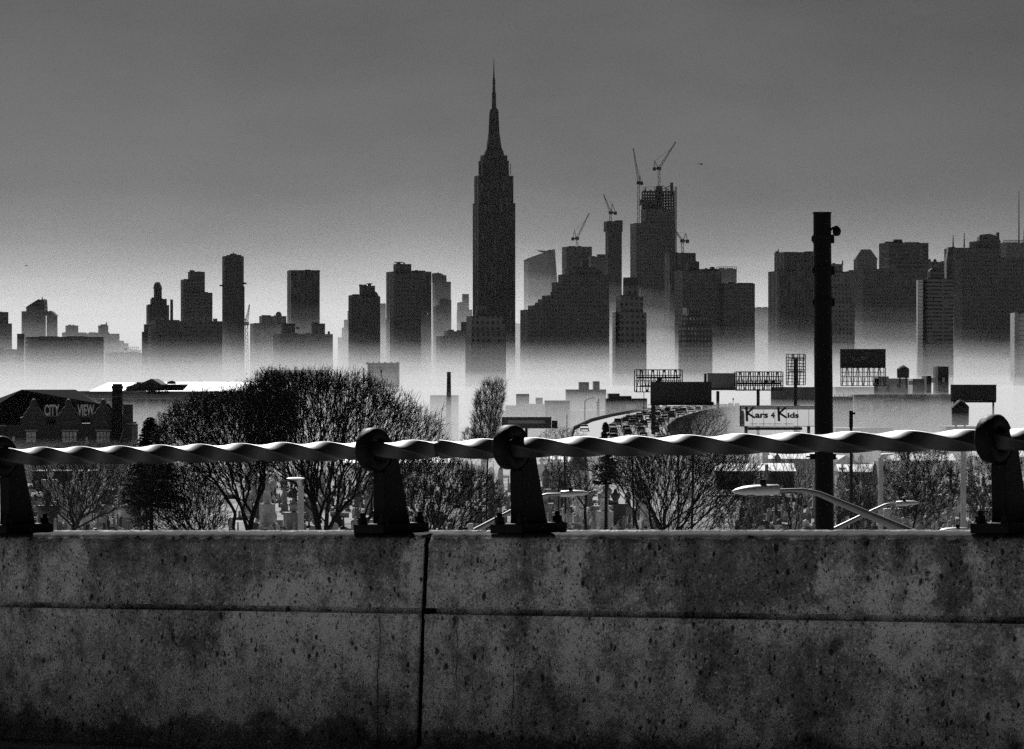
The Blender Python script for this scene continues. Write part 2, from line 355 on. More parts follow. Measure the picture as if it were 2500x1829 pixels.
tower('apartment_tower', 'tall dark tower topped by a block and flat platform', 5000, [(951,1028,668),(960,1004.5,645)], FM[0], [('pad',963,984,640,641.5,645)])
tower('office_tower', 'pale tower with a rounded shoulder beside the spire skyscraper', 6000, [(1055,1101,688),(1058,1090,672)], FM_far,
      [('poly', [(1055,690),(1055,668),(1066,667),(1078,668),(1085,673),(1090,682),(1090,690)], 30, 'rounded_top'), ('mast',1070,668,664)])
tower('apartment_tower', 'small two-step tower in front of the rounded pale tower', 5600, [(1058,1102,748),(1069,1102,732)], FM[1])
tower('deco_tower', 'slim pale stepped tower left of the spire skyscraper', 6000, [(1115,1153,756),(1116,1145,739),(1128,1145,718)], FM_far)
tower('apartment_block', 'stepped grey block left of the near dark tower', 5100, [(1064,1140,821),(1084,1140,809),(1125,1140,786)], FM[2])
tower('apartment_tower', 'near dark tower with a square roof block below the spire skyscraper', 3600, [(1136,1235.5,812),(1138.6,1229,772),(1161,1188.5,747)], FM_near)

# the tall spire skyscraper
D = 5200
tw = thing('spire_skyscraper', (WX(1206,D), D, 0), 'tallest stepped skyscraper with a long needle spire in the centre', 'skyscraper')
def rotbox(mb, x0, x1, y0, y1, D, q=.12, zb=0):
    c, s = math.cos(GRID), math.sin(GRID); W = (x1-x0)*D/F; dep = W*q/s; wd = (W-dep*s)/c; x = WX((x0+x1)/2, D)
    co = [(x+a*c-b*s, D+a*s+b*c) for (a, b) in ((-wd/2,-dep/2),(wd/2,-dep/2),(wd/2,dep/2),(-wd/2,dep/2))]
    z0 = zb if y1 is None else WZ(y1, D); z1 = WZ(y0, D)
    mb.add([(p[0],p[1],z0) for p in co]+[(p[0],p[1],z1) for p in co], [(3,2,1,0),(4,5,6,7),(0,1,5,4),(1,2,6,5),(2,3,7,6),(3,0,4,7)])
mb = MB()
for t in ((1153.8,1258.2,497,None),(1157.5,1253.5,430,500),(1168,1242.5,393,432),(1172.6,1238.6,380,394),(1180,1231,378,381)): rotbox(mb, *t, D, .14)
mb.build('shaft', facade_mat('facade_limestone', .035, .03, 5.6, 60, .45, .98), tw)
mb = MB(); zt = lambda y: WZ(y, D)-0
pr = [(25,380),(23,370),(18.5,360),(17.5,352),(13.5,325),(12,316),(11.2,290),(11,277),(12,276),(10.5,270),(9,267),(9,266),(5.6,262),(5,245)]
mb.lathe([(r*D/F, WZ(y,D)) for r, y in pr], (WX(1206,D), D, 0), 12, False)
for k in range(4):
    a = math.radians(45+90*k)
    mb.tube([(WX(1206,D)+math.cos(a)*8, D+math.sin(a)*8, WZ(335,D)), (WX(1206,D)+math.cos(a)*7.2, D+math.sin(a)*7.2, WZ(280,D))], [2.4,1.3], 4)
mb.build('mooring_mast', M_dark, tw)
mb = MB(); mb.tube([P(1206,262,D), P(1206,246,D), P(1206,244,D), P(1206,226,D), P(1205.8,224,D), P(1205.8,193,D), P(1205.7,190,D), P(1205.6,142,D)], [2.6,2.5,3,2.6,2.0,1.8,1.1,.25], 8, False)
for y in (240,232,218,206,198): mb.tube([P(1206,y,D), P(1206,y-1,D)], 3.2 if y > 220 else 2.4, 8, False)
mb.build('antenna', M_dark, tw)
for x0, y0, y1 in ((1169.5,397,425),(1246.5,400,426)):
    mb = MB(); mb.box(WX(x0-1,D), WX(x0+.6,D), D-2, D+2, WZ(y1,D), WZ(y0,D)); mb.build('dish_mount', M_steelgrey, tw)

tower('office_block', 'pale low block in the gap right of the spire skyscraper', 6300, [(1235,1275,790)], FM_far)
tower('glass_tower', 'pale tower with a slanted roof under construction', 6800, [(1279,1353,640)], FM_far,
      [('poly', [(1279,640),(1279,636),(1300,627),(1321,620),(1352,609),(1353,640)], 40, 'slanted_crown'),
       ('poly', [(1353,900),(1353,609),(1354.5,609),(1360.5,690),(1361,900)], 36, 'slanted_wing', FM[2]),
       ('poly', [(1306,608),(1314,611),(1333,612.5),(1345,609),(1345,612),(1333,616),(1329,618),(1314,613.5)], 3, 'roof_gantry')])
tower('office_tower', 'pale boxy tower with lit window rows under construction', 6500, [(1372,1445,603)], FM[1])
tower('stepped_tower', 'wide dark block climbing in many small steps', 4900, [(1270,1487.5,757),(1289,1487.5,746),(1306,1487,739),(1313,1486.5,731),(1323,1486,722),(1344,1486,712),(1347,1485.5,690),(1362.5,1485,671),(1380,1468,657),(1392,1457,653),(1470,1487,671)], FM[0],
      [('bulkhead',1419,1437,636,655)], q=.08)
tower('office_tower', 'pale block peeking out behind the top of the many-stepped block', 6300, [(1436,1478,627),(1457,1478,621)], FM_far)
tower('residential_tower', 'slim tower with a wide dark crown under a crane', 6100, [(1478,1518,566),(1474,1520,541,566)], FM[4], [('bulkhead',1504,1520,538.5,541.5)])
tower('skyscraper', 'tall tower under construction with open steel floors on top', 6000, [(1539,1647.5,546),(1565,1647.5,511)], FM[0], [], q=.12)
tt = [o for o in bpy.data.objects if o.name == 'skyscraper'][0]; D = 6000
mb = MB()
for y in (511,504,497,490,483,476,468): mb.box(WX(1567,D), WX(1646,D), D-22, D+22, WZ(y,D)-.9, WZ(y,D))
for i in range(13):
    x = 1568+i*6.4
    for yy in (-21,0,21): mb.box(WX(x,D)-.6, WX(x,D)+.6, D+yy-.6, D+yy+.6, WZ(511,D), WZ(468-(3+7*random.random() if i%2 else 0),D))
mb.build('steel_frame', M_dark, tt)
mb = MB().box(WX(1567.5,D), WX(1604,D), D-16, D+16, WZ(511,D), WZ(492,D)); mb.box(WX(1601,D), WX(1616,D), D-12, D+12, WZ(511,D), WZ(455,D)); mb.box(WX(1636,D), WX(1643,D), D-6, D+6, WZ(480,D), WZ(446,D)); mb.box(WX(1560,D), WX(1600,D), D-24, D+24, WZ(500,D), WZ(489,D)); mb.build('core', M_dark, tt)
mb = MB()
for x in (1649,1651.5): mb.box(WX(x,D)-.5, WX(x,D)+.5, D-1, D+1, 0, WZ(456,D))
for y in range(460,640,6): mb.box(WX(1647,D), WX(1651.5,D), D-.6, D+.6, WZ(y,D)-.4, WZ(y,D)+.2)
mb.build('hoist', M_steelgrey, tt)
mb = MB()
for i in range(12): x = 1569+i*6.8; y = 455+random.uniform(0,8); mb.box(WX(x,D)-.35, WX(x,D)+.35, D-20, D-19.3, WZ(470,D), WZ(y,D))
mb.box(WX(1569,D), WX(1602,D), D-20.5, D-20, WZ(458,D)-.5, WZ(458,D)); mb.tube([P(1617,452,D), P(1634,466,D)], .6, 4); mb.tube([P(1617,463,D), P(1640,452,D)], .6, 4)
mb.box(WX(1569,D), WX(1645,D), D-20.6, D-19, WZ(470,D)-.6, WZ(468.5,D)); mb.build('formwork_posts', M_dark, tt)
tower('office_tower', 'grey flat tower with a small crane on its roof', 5700, [(1622,1698,618)], FM[3])
tower('apartment_tower', 'dark stepped tower right of the construction tower', 5100, [(1648,1760,662),(1675,1707,639),(1707,1756,657),(1752,1842,693)], FM[0], [('bulkhead',1800,1838,691,694)])
tower('office_block', 'pale open-framed block behind the dark stepped tower', 6500, [(1745,1798,657)], FM_far, [('rail',1750,1798,651,658,9), ('bulkhead',1733,1744,652,658)])
tower('apartment_tower', 'near tower with a black roof box and a pale balcony strip', 3600, [(1503,1578,763),(1504,1570,724),(1521,1558.5,679)], FM_near,
      [('bulkhead',1522,1557.5,678,698), ('strips',1495,1502.5,765,950,3.3,8), ('poly', [(1495,763),(1495,1020),(1503,1020),(1503,763)], 12, 'corner_bay', M_grey)])
tower('office_block', 'wide pale block filling the gap behind the near twin towers', 5900, [(1580,1646,770),(1560,1592,704)], FM_far)
tower('apartment_tower', 'near tower with three steps and grids of lit windows', 3600, [(1657,1738.6,794.5),(1664,1725,772),(1676.5,1711,753)], facade_mat('facade_nearwin', .09, .4, 4.2, 4.4, .45, .5),
      [('strips',1666,1676,755,769,2.5,6)])
tower('office_block', 'pale hazy block in the bright gap left of the pole', 6000, [(1843,1880,751)], FM_far)
tower('office_tower', 'wide tower with a left shoulder and corner aerial behind the pole', 5300, [(1877,2020,663),(1892,2020,617)], FM[3], [('mast',1900,618,608), ('bulkhead',1893,1901,614,618)])
tower('deco_tower', 'dark stepping tower just right of the black pole', 4900, [(1995,2085,737),(1998,2080,703),(2000,2074,667),(2002,2057,645)], FM_near, [('mast',2057,646,636), ('tank',2064,2072,662,669)])
tower('office_tower', 'tower with a faceted tapering roof', 6200, [(2077,2146,662),(2085,2140,634)], FM_far, [('poly', [(2085,636),(2085,633),(2100,610),(2123,610),(2140,633),(2140,636)], 36, 'tapered_crown')])
tower('office_tower', 'broad square tower right of the faceted roof', 5700, [(2148,2264.5,594)], FM[2], [('bulkhead',2181,2201,585,595), ('tank',2178,2186,589,595), ('mast',2210,594,590)])
tower('office_block', 'wide grey block below the square tower and faceted roof', 5500, [(2074,2265,659)], FM[0])
tower('office_block', 'low block with two round vents between square and domed towers', 6000, [(2262,2326,640)], FM[1], [('tank',2266,2272,632,641), ('tank',2278,2286,632,641)])
tower('office_tower', 'dark tower with a rounded roof block and thin aerials', 5800, [(2308,2441,607),(2368,2441,590),(2388,2435,577)], FM[0],
      [('poly', [(2308,700),(2308,640),(2313,604),(2330,604),(2330,700)], 30, 'slanted_wing'), ('poly', [(2388,578),(2390,574),(2412,572),(2425,575),(2436,583),(2441,592),(2388,592)], 30, 'rounded_top'), ('mast',2327,606,574), ('mast',2354,604,569), ('bulkhead',2432,2438,568,590)])
tower('office_tower', 'pale wide building carrying a tall lattice aerial at right', 6500, [(2436,2540,594)], FM_far, [('mast',2487.6,596,466), ('mast',2500,596,560), ('rail',2450,2500,586,595,14)])
tower('office_slab', 'very broad dark slab filling the right edge of the skyline', 5000, [(2328,2620,632)], FM[0], [('bulkhead',2330,2560,630,633)], q=.05)
tower('apartment_tower', 'near brick tower with pale corner balconies and a roof tank', 3600, [(2252,2326.5,681),(2264,2305,664)], facade_mat('facade_bands', .2, .03, 60, 3.4, .97, .4),
      [('poly', [(2268,665),(2268,660),(2274,656),(2292,656),(2298,660),(2298,665)], 18, 'roof_tank', M_dark), ('strips',2240,2251,686,930,3.2,8), ('poly', [(2239,684),(2239,930),(2252,930),(2252,684)], 12, 'corner_bay', M_pale)])
tower('glass_tower', 'pale tower with bright floor bands at the right edge', 3300, [(2476,2550,766)], FM_pale, [('strips',2471,2500,768,930,3.9,12), ('poly', [(2472,764),(2472,930),(2482,930),(2482,764)], 30, 'corner_bay', M_pale)])

def crane(D, base, cab, tip, apex, label, cw=None, mw=1.5):
    r = thing('tower_crane', P(base[0], base[1], D), label, 'crane')
    def lattice(a, b, w0, w1, n, rad, name):
        mb = MB(); a = Vector(a); b = Vector(b); t = (b-a).normalized(); s = t.cross(Vector((0,1,0))).normalized(); y = Vector((0,1,0))
        for sx, sy in ((-1,-1),(1,-1),(1,1),(-1,1)):
            mb.tube([a+s*sx*w0+y*sy*w0, b+s*sx*w1+y*sy*w1], rad, 3)
        for i in range(n):
            f0, f1 = i/n, (i+1)/n; wa = w0+(w1-w0)*f0; wb = w0+(w1-w0)*f1; k = 1 if i%2 else -1
            for sy in (-1,1): mb.tube([a.lerp(b,f0)+s*k*wa+y*sy*wa, a.lerp(b,f1)-s*k*wb+y*sy*wb], rad*.8, 3)
        return mb.build(name, M_steelgrey, r)
    B, C, T, A = P(*base, D), P(*cab, D), P(*tip, D), P(*apex, D)
    n = max(4, int((C-B).length/4))
    lattice(B-Vector((0,0,8)), C, mw, mw, n, .42, 'mast')
    lattice(C, T, mw*.95, .5, 12, .4, 'jib')
    side = -1 if tip[0] > base[0] else 1
    mb = MB(); mb.box(C.x-3.2, C.x+3.2, D-2.5, D+2.5, C.z-2.5, C.z+2.0); mb.build('slewing_platform', M_dark, r)
    mb = MB(); cwx = C.x+side*(7 if cw is None else cw); mb.box(min(C.x,cwx)-1.5, max(C.x,cwx)+1.5, D-1.5, D+1.5, C.z-1, C.z+.8); mb.box(cwx-2.4, cwx+2.4, D-2.2, D+2.2, C.z-3.5, C.z+1.5); mb.build('counterweight', M_dark, r)
    mb = MB(); mb.tube([C+Vector((side*1,0,0)), A], .7, 4); mb.tube([Vector((cwx,D,C.z)), A], .6, 4); mb.build('a_frame', M_dark, r)
    mb = MB(); mb.tube([A, C.lerp(T,.75)], .22, 3); mb.build('stay_cable', M_dark, r)
    return r
crane(6000, (1609,463), (1609,411), (1650,346.5), (1598,393), 'luffing crane on top of the open steel construction tower')
crane(6020, (1558,546), (1559.5,446), (1546,362), (1562,428), 'tallest crane with near-vertical jib left of the construction tower', 4)
crane(6100, (1490,540), (1491,519), (1473.5,475), (1494.5,497), 'crane leaning left on the slim crowned tower')
crane(6500, (1409,603), (1409,582), (1438.6,520.5), (1402,564), 'crane leaning right on the pale boxy tower')
crane(5700, (1666,618), (1666,588), (1646,560), (1674,569), 'small crane on the grey flat tower right of the tall one')
crane(5400, (604,900), (602,790), (609,744), (599,778), 'pale crane beside the tall narrow tower at left', 5)

hr = thing('helicopter', P(1711,401,5600), 'tiny dark helicopter in the sky right of the cranes', 'helicopter'); c0 = P(1711,401,5600)
mb = MB(); mb.tube([c0+Vector((x,0,z)) for x, z in ((-1,.1),(0,0),(1.2,0),(2.1,-.1),(2.6,-.3))], [.4,1.0,1.1,.8,.2], 8); mb.build('fuselage', M_darksteel, hr)
mb = MB(); mb.tube([c0+Vector((-.6,0,.2)), c0+Vector((-5,0,.6))], [.4,.15], 6); mb.tube([c0+Vector((-5,0,.2)), c0+Vector((-5.4,0,1.5))], .2, 4); mb.build('tail_boom', M_darksteel, hr)
mb = MB(); mb.box(c0.x-4.6, c0.x+5.4, c0.y-.2, c0.y+.2, c0.z+1.35, c0.z+1.5); mb.box(c0.x+.2, c0.x+.6, c0.y-.2, c0.y+.2, c0.z+.9, c0.z+1.4); mb.build('rotor', M_darksteel, hr)
bird0 = None
for (x, y, lab) in ((64,649,'tiny dark bird high over the left end of the skyline'), (1043,767,'tiny dark bird in front of the tall platform tower'), (1412,781,'tiny dark bird in front of the many-stepped block'), (307,853,'tiny dark bird by the roof frame at left')):
    D = 260; c0 = P(x,y,D)
    if bird0 is None:
        bird0 = thing('bird', c0, lab, 'bird', 'birds in flight')
        MB().tube([c0+Vector((-.09,0,-.02)), c0+Vector((0,0,0)), c0+Vector((.07,0,.01)), c0+Vector((.1,0,.01))], [.008,.025,.02,.004], 6).build('body', M_darksteel, bird0)
        mb = MB(); mb.add([c0+Vector(v) for v in ((-.03,0,0),(.04,0,0),(.02,-.12,.06),(-.02,-.22,.03),(-.02,.12,.06),(-.04,.22,.03))], [(0,1,2,3),(1,0,5,4)]); mb.build('wings', M_darksteel, bird0)
    else: copy_tree(bird0, c0, lab, rz=random.uniform(-1,1))
# ------------------------------------------------------------------ parapet, railing and bridge deck
PA = Vector((-3.106, 24.4, CZ-.929)); PB = Vector((2.546, 19.87, CZ-.757)); U = (PB-PA).normalized()
YL = Vector((-U.y, U.x, 0)).normalized(); ZL = U.cross(YL).normalized()
MW = Matrix((U, YL, ZL)).transposed().to_4x4(); MW.translation = PA
def proj(s, y, z):
    p = MW @ Vector((s,y,z)); return (CX+p.x/p.y*F, HY-(p.z-CZ)/p.y*F)
def s_at(px, y=0, z=0):
    a, b = -20.0, 18.0
    for _ in range(60):
        m = (a+b)/2
        if proj(m,y,z)[0] < px: a = m
        else: b = m
    return (a+b)/2
def wall_thing(name, label, cat, s, y, z, group=None):
    o = bpy.data.objects.new(name, None); col.objects.link(o); o.matrix_world = MW @ Matrix.Translation((s,y,z)); o['_o'] = (0,0,0)
    o.empty_display_size = .2
    return tag(o, label, cat, group)
class NX:
    def __init__(s, m): s.nt = m.node_tree; s.L = s.nt.links
    def m(s, op, *a, clamp=False):
        n = s.nt.nodes.new('ShaderNodeMath'); n.operation = op; n.use_clamp = clamp
        for i, v in enumerate(a):
            if isinstance(v, (int, float)): n.inputs[i].default_value = v
            else: s.L.new(v, n.inputs[i])
        return n.outputs[0]
    def rng(s, v, a, b, c, d, smooth=False):
        n = s.nt.nodes.new('ShaderNodeMapRange'); 
        if smooth: n.interpolation_type = 'SMOOTHSTEP'
        for i, k in enumerate(('From Min','From Max','To Min','To Max')): n.inputs[k].default_value = (a,b,c,d)[i]
        s.L.new(v, n.inputs['Value']); return n.outputs['Result']
    def mapv(s, v, sc, loc=(0,0,0)):
        n = s.nt.nodes.new('ShaderNodeMapping'); n.inputs['Scale'].default_value = sc; n.inputs['Location'].default_value = loc; s.L.new(v, n.inputs['Vector']); return n.outputs['Vector']
    def noise(s, v, sc, det=5, ro=.55):
        n = s.nt.nodes.new('ShaderNodeTexNoise'); n.inputs['Scale'].default_value = sc; n.inputs['Detail'].default_value = det; n.inputs['Roughness'].default_value = ro; s.L.new(v, n.inputs['Vector']); return n.outputs['Fac']
    def vor(s, v, sc, rand=1):
        n = s.nt.nodes.new('ShaderNodeTexVoronoi'); n.inputs['Scale'].default_value = sc; n.inputs['Randomness'].default_value = rand; s.L.new(v, n.inputs['Vector'])
        sp = s.nt.nodes.new('ShaderNodeSeparateColor'); s.L.new(n.outputs['Color'], sp.inputs['Color']); return n.outputs['Distance'], sp.outputs['Red'], sp.outputs['Green']
def concrete_mat():
    m = bpy.data.materials.new('weathered_concrete'); m.use_nodes = True; N = NX(m); b = m.node_tree.nodes['Principled BSDF']
    tc = m.node_tree.nodes.new('ShaderNodeTexCoord').outputs['Object']
    sp = m.node_tree.nodes.new('ShaderNodeSeparateXYZ'); N.L.new(tc, sp.inputs['Vector']); S, Y, Z = sp.outputs
    big = N.noise(N.mapv(tc, (1.4,1,.8)), 1.6, 6, .6); mid = N.noise(tc, 9, 6, .65); fine = N.noise(tc, 70, 5, .7); grit = N.noise(tc, 260, 2, .6)
    streak = N.noise(N.mapv(tc, (9,1,.7)), 1, 5, .6)
    v = N.m('MULTIPLY', N.rng(big, .33,.67,.5,1.5), N.rng(mid, .32,.68,.45,1.55))
    v = N.m('MULTIPLY', v, N.rng(fine, .32,.68,.3,1.7)); v = N.m('MULTIPLY', v, N.rng(grit, .25,.75,.72,1.28)); v = N.m('MULTIPLY', v, N.rng(streak, .35,.65,.82,1.12))
    dist = N.m('MULTIPLY', N.m('SUBTRACT', N.noise(tc, 5, 5, .7), .5), .5)
    distz = N.m('MULTIPLY', N.m('SUBTRACT', N.noise(N.mapv(tc, (1,1,1), (7,3,1)), 3, 5, .65), .5), .5)
    Sd = N.m('ADD', S, dist); Zd = N.m('ADD', Z, distz)
    def patch(s0, s1, z0, z1, k, soft=.03):
        f = N.m('MULTIPLY', N.rng(Sd, s0-soft, s0+soft, 0, 1, True), N.rng(Sd, s1-soft, s1+soft, 1, 0, True))
        f = N.m('MULTIPLY', f, N.m('MULTIPLY', N.rng(Zd, z0-soft*2, z0+soft*2, 0, 1, True), N.rng(Zd, z1-soft, z1+soft, 1, 0, True)))
        return N.m('SUBTRACT', 1, N.m('MULTIPLY', f, 1-k))
    for (x0, x1, z0, z1, k) in ((205,1010,-.24,.3,.55),(205,560,-.75,.3,.72),(1440,2000,-.40,.3,.42),(1060,1180,-.16,.2,.6),(2290,2360,-.42,.2,.35),(2440,2700,-.5,.2,.5),(1950,2300,-.15,.2,.5),
                               (1700,2080,-.95,-.55,.62),(1260,1420,-1.3,-.8,.6),(820,1000,-1.3,-.85,.65),(1480,1700,-.75,-.42,.7),(-900,180,-.12,.2,.6),(2050,2140,-.9,-.42,.75),(905,1000,-.36,.2,.6),(930,950,-1.1,-.3,.7),(1250,1330,-.3,.2,.6),(1285,1300,-.9,-.2,.72),(60,110,-.5,.2,.65),(2400,2490,-.8,.2,.6)):
        v = N.m('MULTIPLY', v, patch(s_at(x0), s_at(x1), z0, z1, k))
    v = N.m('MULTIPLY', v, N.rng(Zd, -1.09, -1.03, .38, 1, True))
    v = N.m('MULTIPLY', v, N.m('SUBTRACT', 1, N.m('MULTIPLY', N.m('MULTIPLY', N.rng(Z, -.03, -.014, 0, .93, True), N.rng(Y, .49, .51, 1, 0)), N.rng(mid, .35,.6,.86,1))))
    # pale aggregate and dark voids
    warp = m.node_tree.nodes.new('ShaderNodeTexNoise'); warp.inputs['Scale'].default_value = 25; N.L.new(tc, warp.inputs['Vector'])
    wv = m.node_tree.nodes.new('ShaderNodeVectorMath'); wv.operation = 'MULTIPLY_ADD'; N.L.new(warp.outputs['Color'], wv.inputs[0]); wv.inputs[1].default_value = (.03,.03,.03); N.L.new(tc, wv.inputs[2]); W = wv.outputs[0]
    for sc, th, lo, add in ((60,.8,.42,1.1),(30,.9,.34,1.2),(120,.78,.42,1.0)):
        d, r, g = N.vor(W, sc); f = N.m('MULTIPLY', N.rng(d, lo*.6, lo, 1, 0, True), N.m('GREATER_THAN', r, th))
        v = N.m('MULTIPLY', v, N.m('ADD', 1, N.m('MULTIPLY', f, N.m('MULTIPLY', g, add*1.6))))
    dens = N.rng(N.noise(tc, 2.2, 3), .42, .6, .0, .08)
    pit = None
    for sc, th, lo, wp in ((34,.925,.42,(1,1,.6)),(70,.92,.45,(1,1,.7)),(16,.965,.30,(1,1,.55))):
        d, r, g = N.vor(N.mapv(W, wp), sc); rr = N.m('ADD', r, dens)
        f = N.m('MULTIPLY', N.rng(d, lo*.45, lo, 1, 0, True), N.m('GREATER_THAN', rr, th))
        pit = f if pit is None else N.m('MAXIMUM', pit, f)
    crack = None
    cn = N.noise(N.mapv(tc, (.5,1,1)), 6, 5, .7)
    for (px_, z0, z1, wd) in ((938,-1.3,-.46,.0035),(1128,-.9,-.44,.003),(1268,-1.05,-.6,.0028),(945,-1.35,-1.05,.010),(1530,-.4,-.1,.002)):
        f = N.m('ABSOLUTE', N.m('SUBTRACT', N.m('ADD', S, N.m('MULTIPLY', N.m('SUBTRACT', cn, .5), .09)), s_at(px_)))
        f = N.m('MULTIPLY', N.rng(f, wd*.4, wd*1.4, 1, 0, True), N.rng(mid, .38, .56, .1, 1)); f = N.m('MULTIPLY', f, N.m('MULTIPLY', N.m('GREATER_THAN', Z, z0), N.m('LESS_THAN', Z, z1)))
        crack = f if crack is None else N.m('MAXIMUM', crack, f)
    f = N.m('MAXIMUM', pit, crack)
    v = N.m('MULTIPLY', v, N.m('SUBTRACT', 1, N.m('MULTIPLY', f, .88)))
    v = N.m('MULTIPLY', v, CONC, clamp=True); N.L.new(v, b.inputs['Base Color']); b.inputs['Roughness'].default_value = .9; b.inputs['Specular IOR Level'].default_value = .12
    h = N.m('ADD', N.m('MULTIPLY', fine, .35), N.m('MULTIPLY', grit, .2)); h = N.m('SUBTRACT', h, N.m('MULTIPLY', f, .9)); h = N.m('ADD', h, N.m('MULTIPLY', mid, .5))
    bp = m.node_tree.nodes.new('ShaderNodeBump'); bp.inputs['Strength'].default_value = .8; bp.inputs['Distance'].default_value = .012
    N.L.new(h, bp.inputs['Height']); N.L.new(bp.outputs['Normal'], b.inputs['Normal'])
    return m
CONC = .66
M_wall = concrete_mat(); M_road = mat('worn_concrete_road', .26, .8, 0, 2, .25)
SJ = s_at(1037); HALF = .018
prof = [(.56,-1.9),(.56,-.01),(.55,.006),(.515,.006),(.505,0),(.40,0),(.2,0),(.045,0),(.028,-.008),(.004,-.045),(0,-.055)]
prof += [(-.035*((-z-.055)/.36), z) for z in np.linspace(-.08,-.40,14)]
prof += [(-.036,-.408),(.05,-.410),(.05,-.440),(-.046,-.442),(-.05,-.47),(-.046,-.48)]
prof += [(-.046-.05*((-z-.48)/.68), z) for z in np.linspace(-.5,-1.14,26)]
prof += [(-.098,-1.16),(-.125,-1.175),(-.14,-1.20),(-.14,-1.3),(-.14,-1.9)]
def wall_section(s0, s1, fine0, fine1, label):
    ss = []; s = s0
    while s < s1: ss.append(s); s += .022 if fine0-.3 < s < fine1+.3 else .25
    ss.append(s1)
    vs = []; n = len(prof)
    for s in ss:
        e = min(abs(s-SJ-HALF), abs(s-SJ+HALF)) if abs(s-SJ) < .5 else 1
        for (y, z) in prof:
            yy, zz = y, z
            if -1.25 < z <= 0.008 and y < .555:
                q = noise.fractal(Vector((s*14, z*14, y*9)), .8, 2.1, 4); q2 = noise.noise(Vector((s*2.3, z*2.3, 5)))
                yy += q*.0035+q2*.004; 
                if z > -.06: zz += noise.fractal(Vector((s*22, 3, y*9)), .7, 2.1, 4)*.0045
                if e < .02: yy += .012*(1-e/.02)**2
            vs.append((s, yy, zz))
    mb = MB(); m = len(ss)
    fs = [(i*n+k, (i+1)*n+k, (i+1)*n+k+1, i*n+k+1) for i in range(m-1) for k in range(n-1)]
    fs += [(i*n+n-1, (i+1)*n+n-1, (i+1)*n, i*n) for i in range(m-1)]
    mb.add(vs, fs, True); mb.add(vs[:n], [tuple(range(n))]); mb.add(vs[-n:], [tuple(range(n-1,-1,-1))])
    for i in range(m-1):
        for k in range(n-1):
            if prof[k][1] <= -.38 and prof[k+1][1] >= -.50: mb.sm[i*(n-1)+k] = False
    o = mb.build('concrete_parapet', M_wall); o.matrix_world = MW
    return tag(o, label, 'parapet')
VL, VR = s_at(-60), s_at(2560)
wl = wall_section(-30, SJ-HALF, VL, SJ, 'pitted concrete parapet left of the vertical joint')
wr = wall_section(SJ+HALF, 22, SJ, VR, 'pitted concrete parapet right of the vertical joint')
fp = [(.028,-.02),(.022,-.055),(-.012,-.40),(-.02,-.48),(-.072,-1.14),(-.10,-1.19),(-.11,-1.88)]
mb = MB(); hw_ = HALF+.004; vs = [(SJ-hw_,y,z) for y,z in fp+[(.5,-1.88),(.5,-.02)]]+[(SJ+hw_,y,z) for y,z in fp+[(.5,-1.88),(.5,-.02)]]; q = len(vs)//2
mb.add(vs, [tuple(range(q)), tuple(range(2*q-1,q-1,-1))]+[(a,q+a,q+(a+1)%q,(a+1)%q) for a in range(q)])
js = mb.build('joint_filler', M_rubber, wl)

def deck_piece(name, y0, y1, z0, z1, s0, s1, m, label):
    o = MB().box(s0, s1, y0, y1, z0, z1).build(name, m); o.matrix_world = MW; return tag(o, label, None, None, 'structure')
deck_piece('road', -34, -.5, -1.5, -1.262, -60, 50, M_road, 'asphalt road on the bridge in front of the parapet')
deck_piece('bridge_deck', -34, .7, -2.6, -1.504, -60, 50, M_conc, 'concrete bridge deck under the parapet')
deck_piece('kerb_strip', -.496, -.1, -1.5, -1.235, -60, 50, M_conc, 'low concrete strip along the foot of the parapet')

# twisted bars
def twisted(s0, s1, label, ph, group, pitch=.325):
    mb = MB(); a = .0415; r = .006; sec = []
    for q in range(4):
        cx_, cy_ = (a-r)*(1 if q in (0,3) else -1), (a-r)*(1 if q in (0,1) else -1)
        for k in range(4): th = math.pi/2*q+math.pi/2*k/3; sec.append((cx_+r*math.cos(th), cy_+r*math.sin(th)))
        (ax, ay) = sec[-1]; q2 = (q+1)%4; th = math.pi/2*q2
        bx = (a-r)*(1 if q2 in (0,3) else -1)+r*math.cos(th); by = (a-r)*(1 if q2 in (0,1) else -1)+r*math.sin(th)
        for t in (.25,.5,.75): 
            bul = 1+.035*math.sin(math.pi*t); sec.append(((ax+(bx-ax)*t)*bul, (ay+(by-ay)*t)*bul))
    n = len(sec); N = int((s1-s0)/.012)+1; vs = []
    for i in range(N+1):
        s = s0+(s1-s0)*i/N; th = math.pi/4+(s-ph)/pitch*math.pi/2; c, sn = math.cos(th), math.sin(th)
        wob = noise.noise(Vector((s*1.5, 0, ph)))*.002
        k = 1 if 2 < i < N-2 else (.93 if i in (0,N) else .985)
        for (y, z) in sec: vs.append((s, BY+k*(y*c-z*sn), BZ+wob+k*(y*sn+z*c)))
    mb.add(vs, [(i*n+k, i*n+(k+1)%n, (i+1)*n+(k+1)%n, (i+1)*n+k) for i in range(N) for k in range(n)], True)
    mb.add(vs[:n], [tuple(range(n-1,-1,-1))]); mb.add(vs[-n:], [tuple(range(n))])
    o = mb.build('twisted_bar', M_rail); o.matrix_world = MW; return tag(o, label, 'railing bar', group)
PY = .24; BY = PY-.143; BZ = .468
SB = s_at(1073, BY, BZ)
twisted(-28, SB-.004, 'twisted square railing bar running left from the butt joint', .265, None, .3255)
twisted(SB+.004, 21, 'twisted square railing bar running right from the butt joint', 3.70, None, .347)

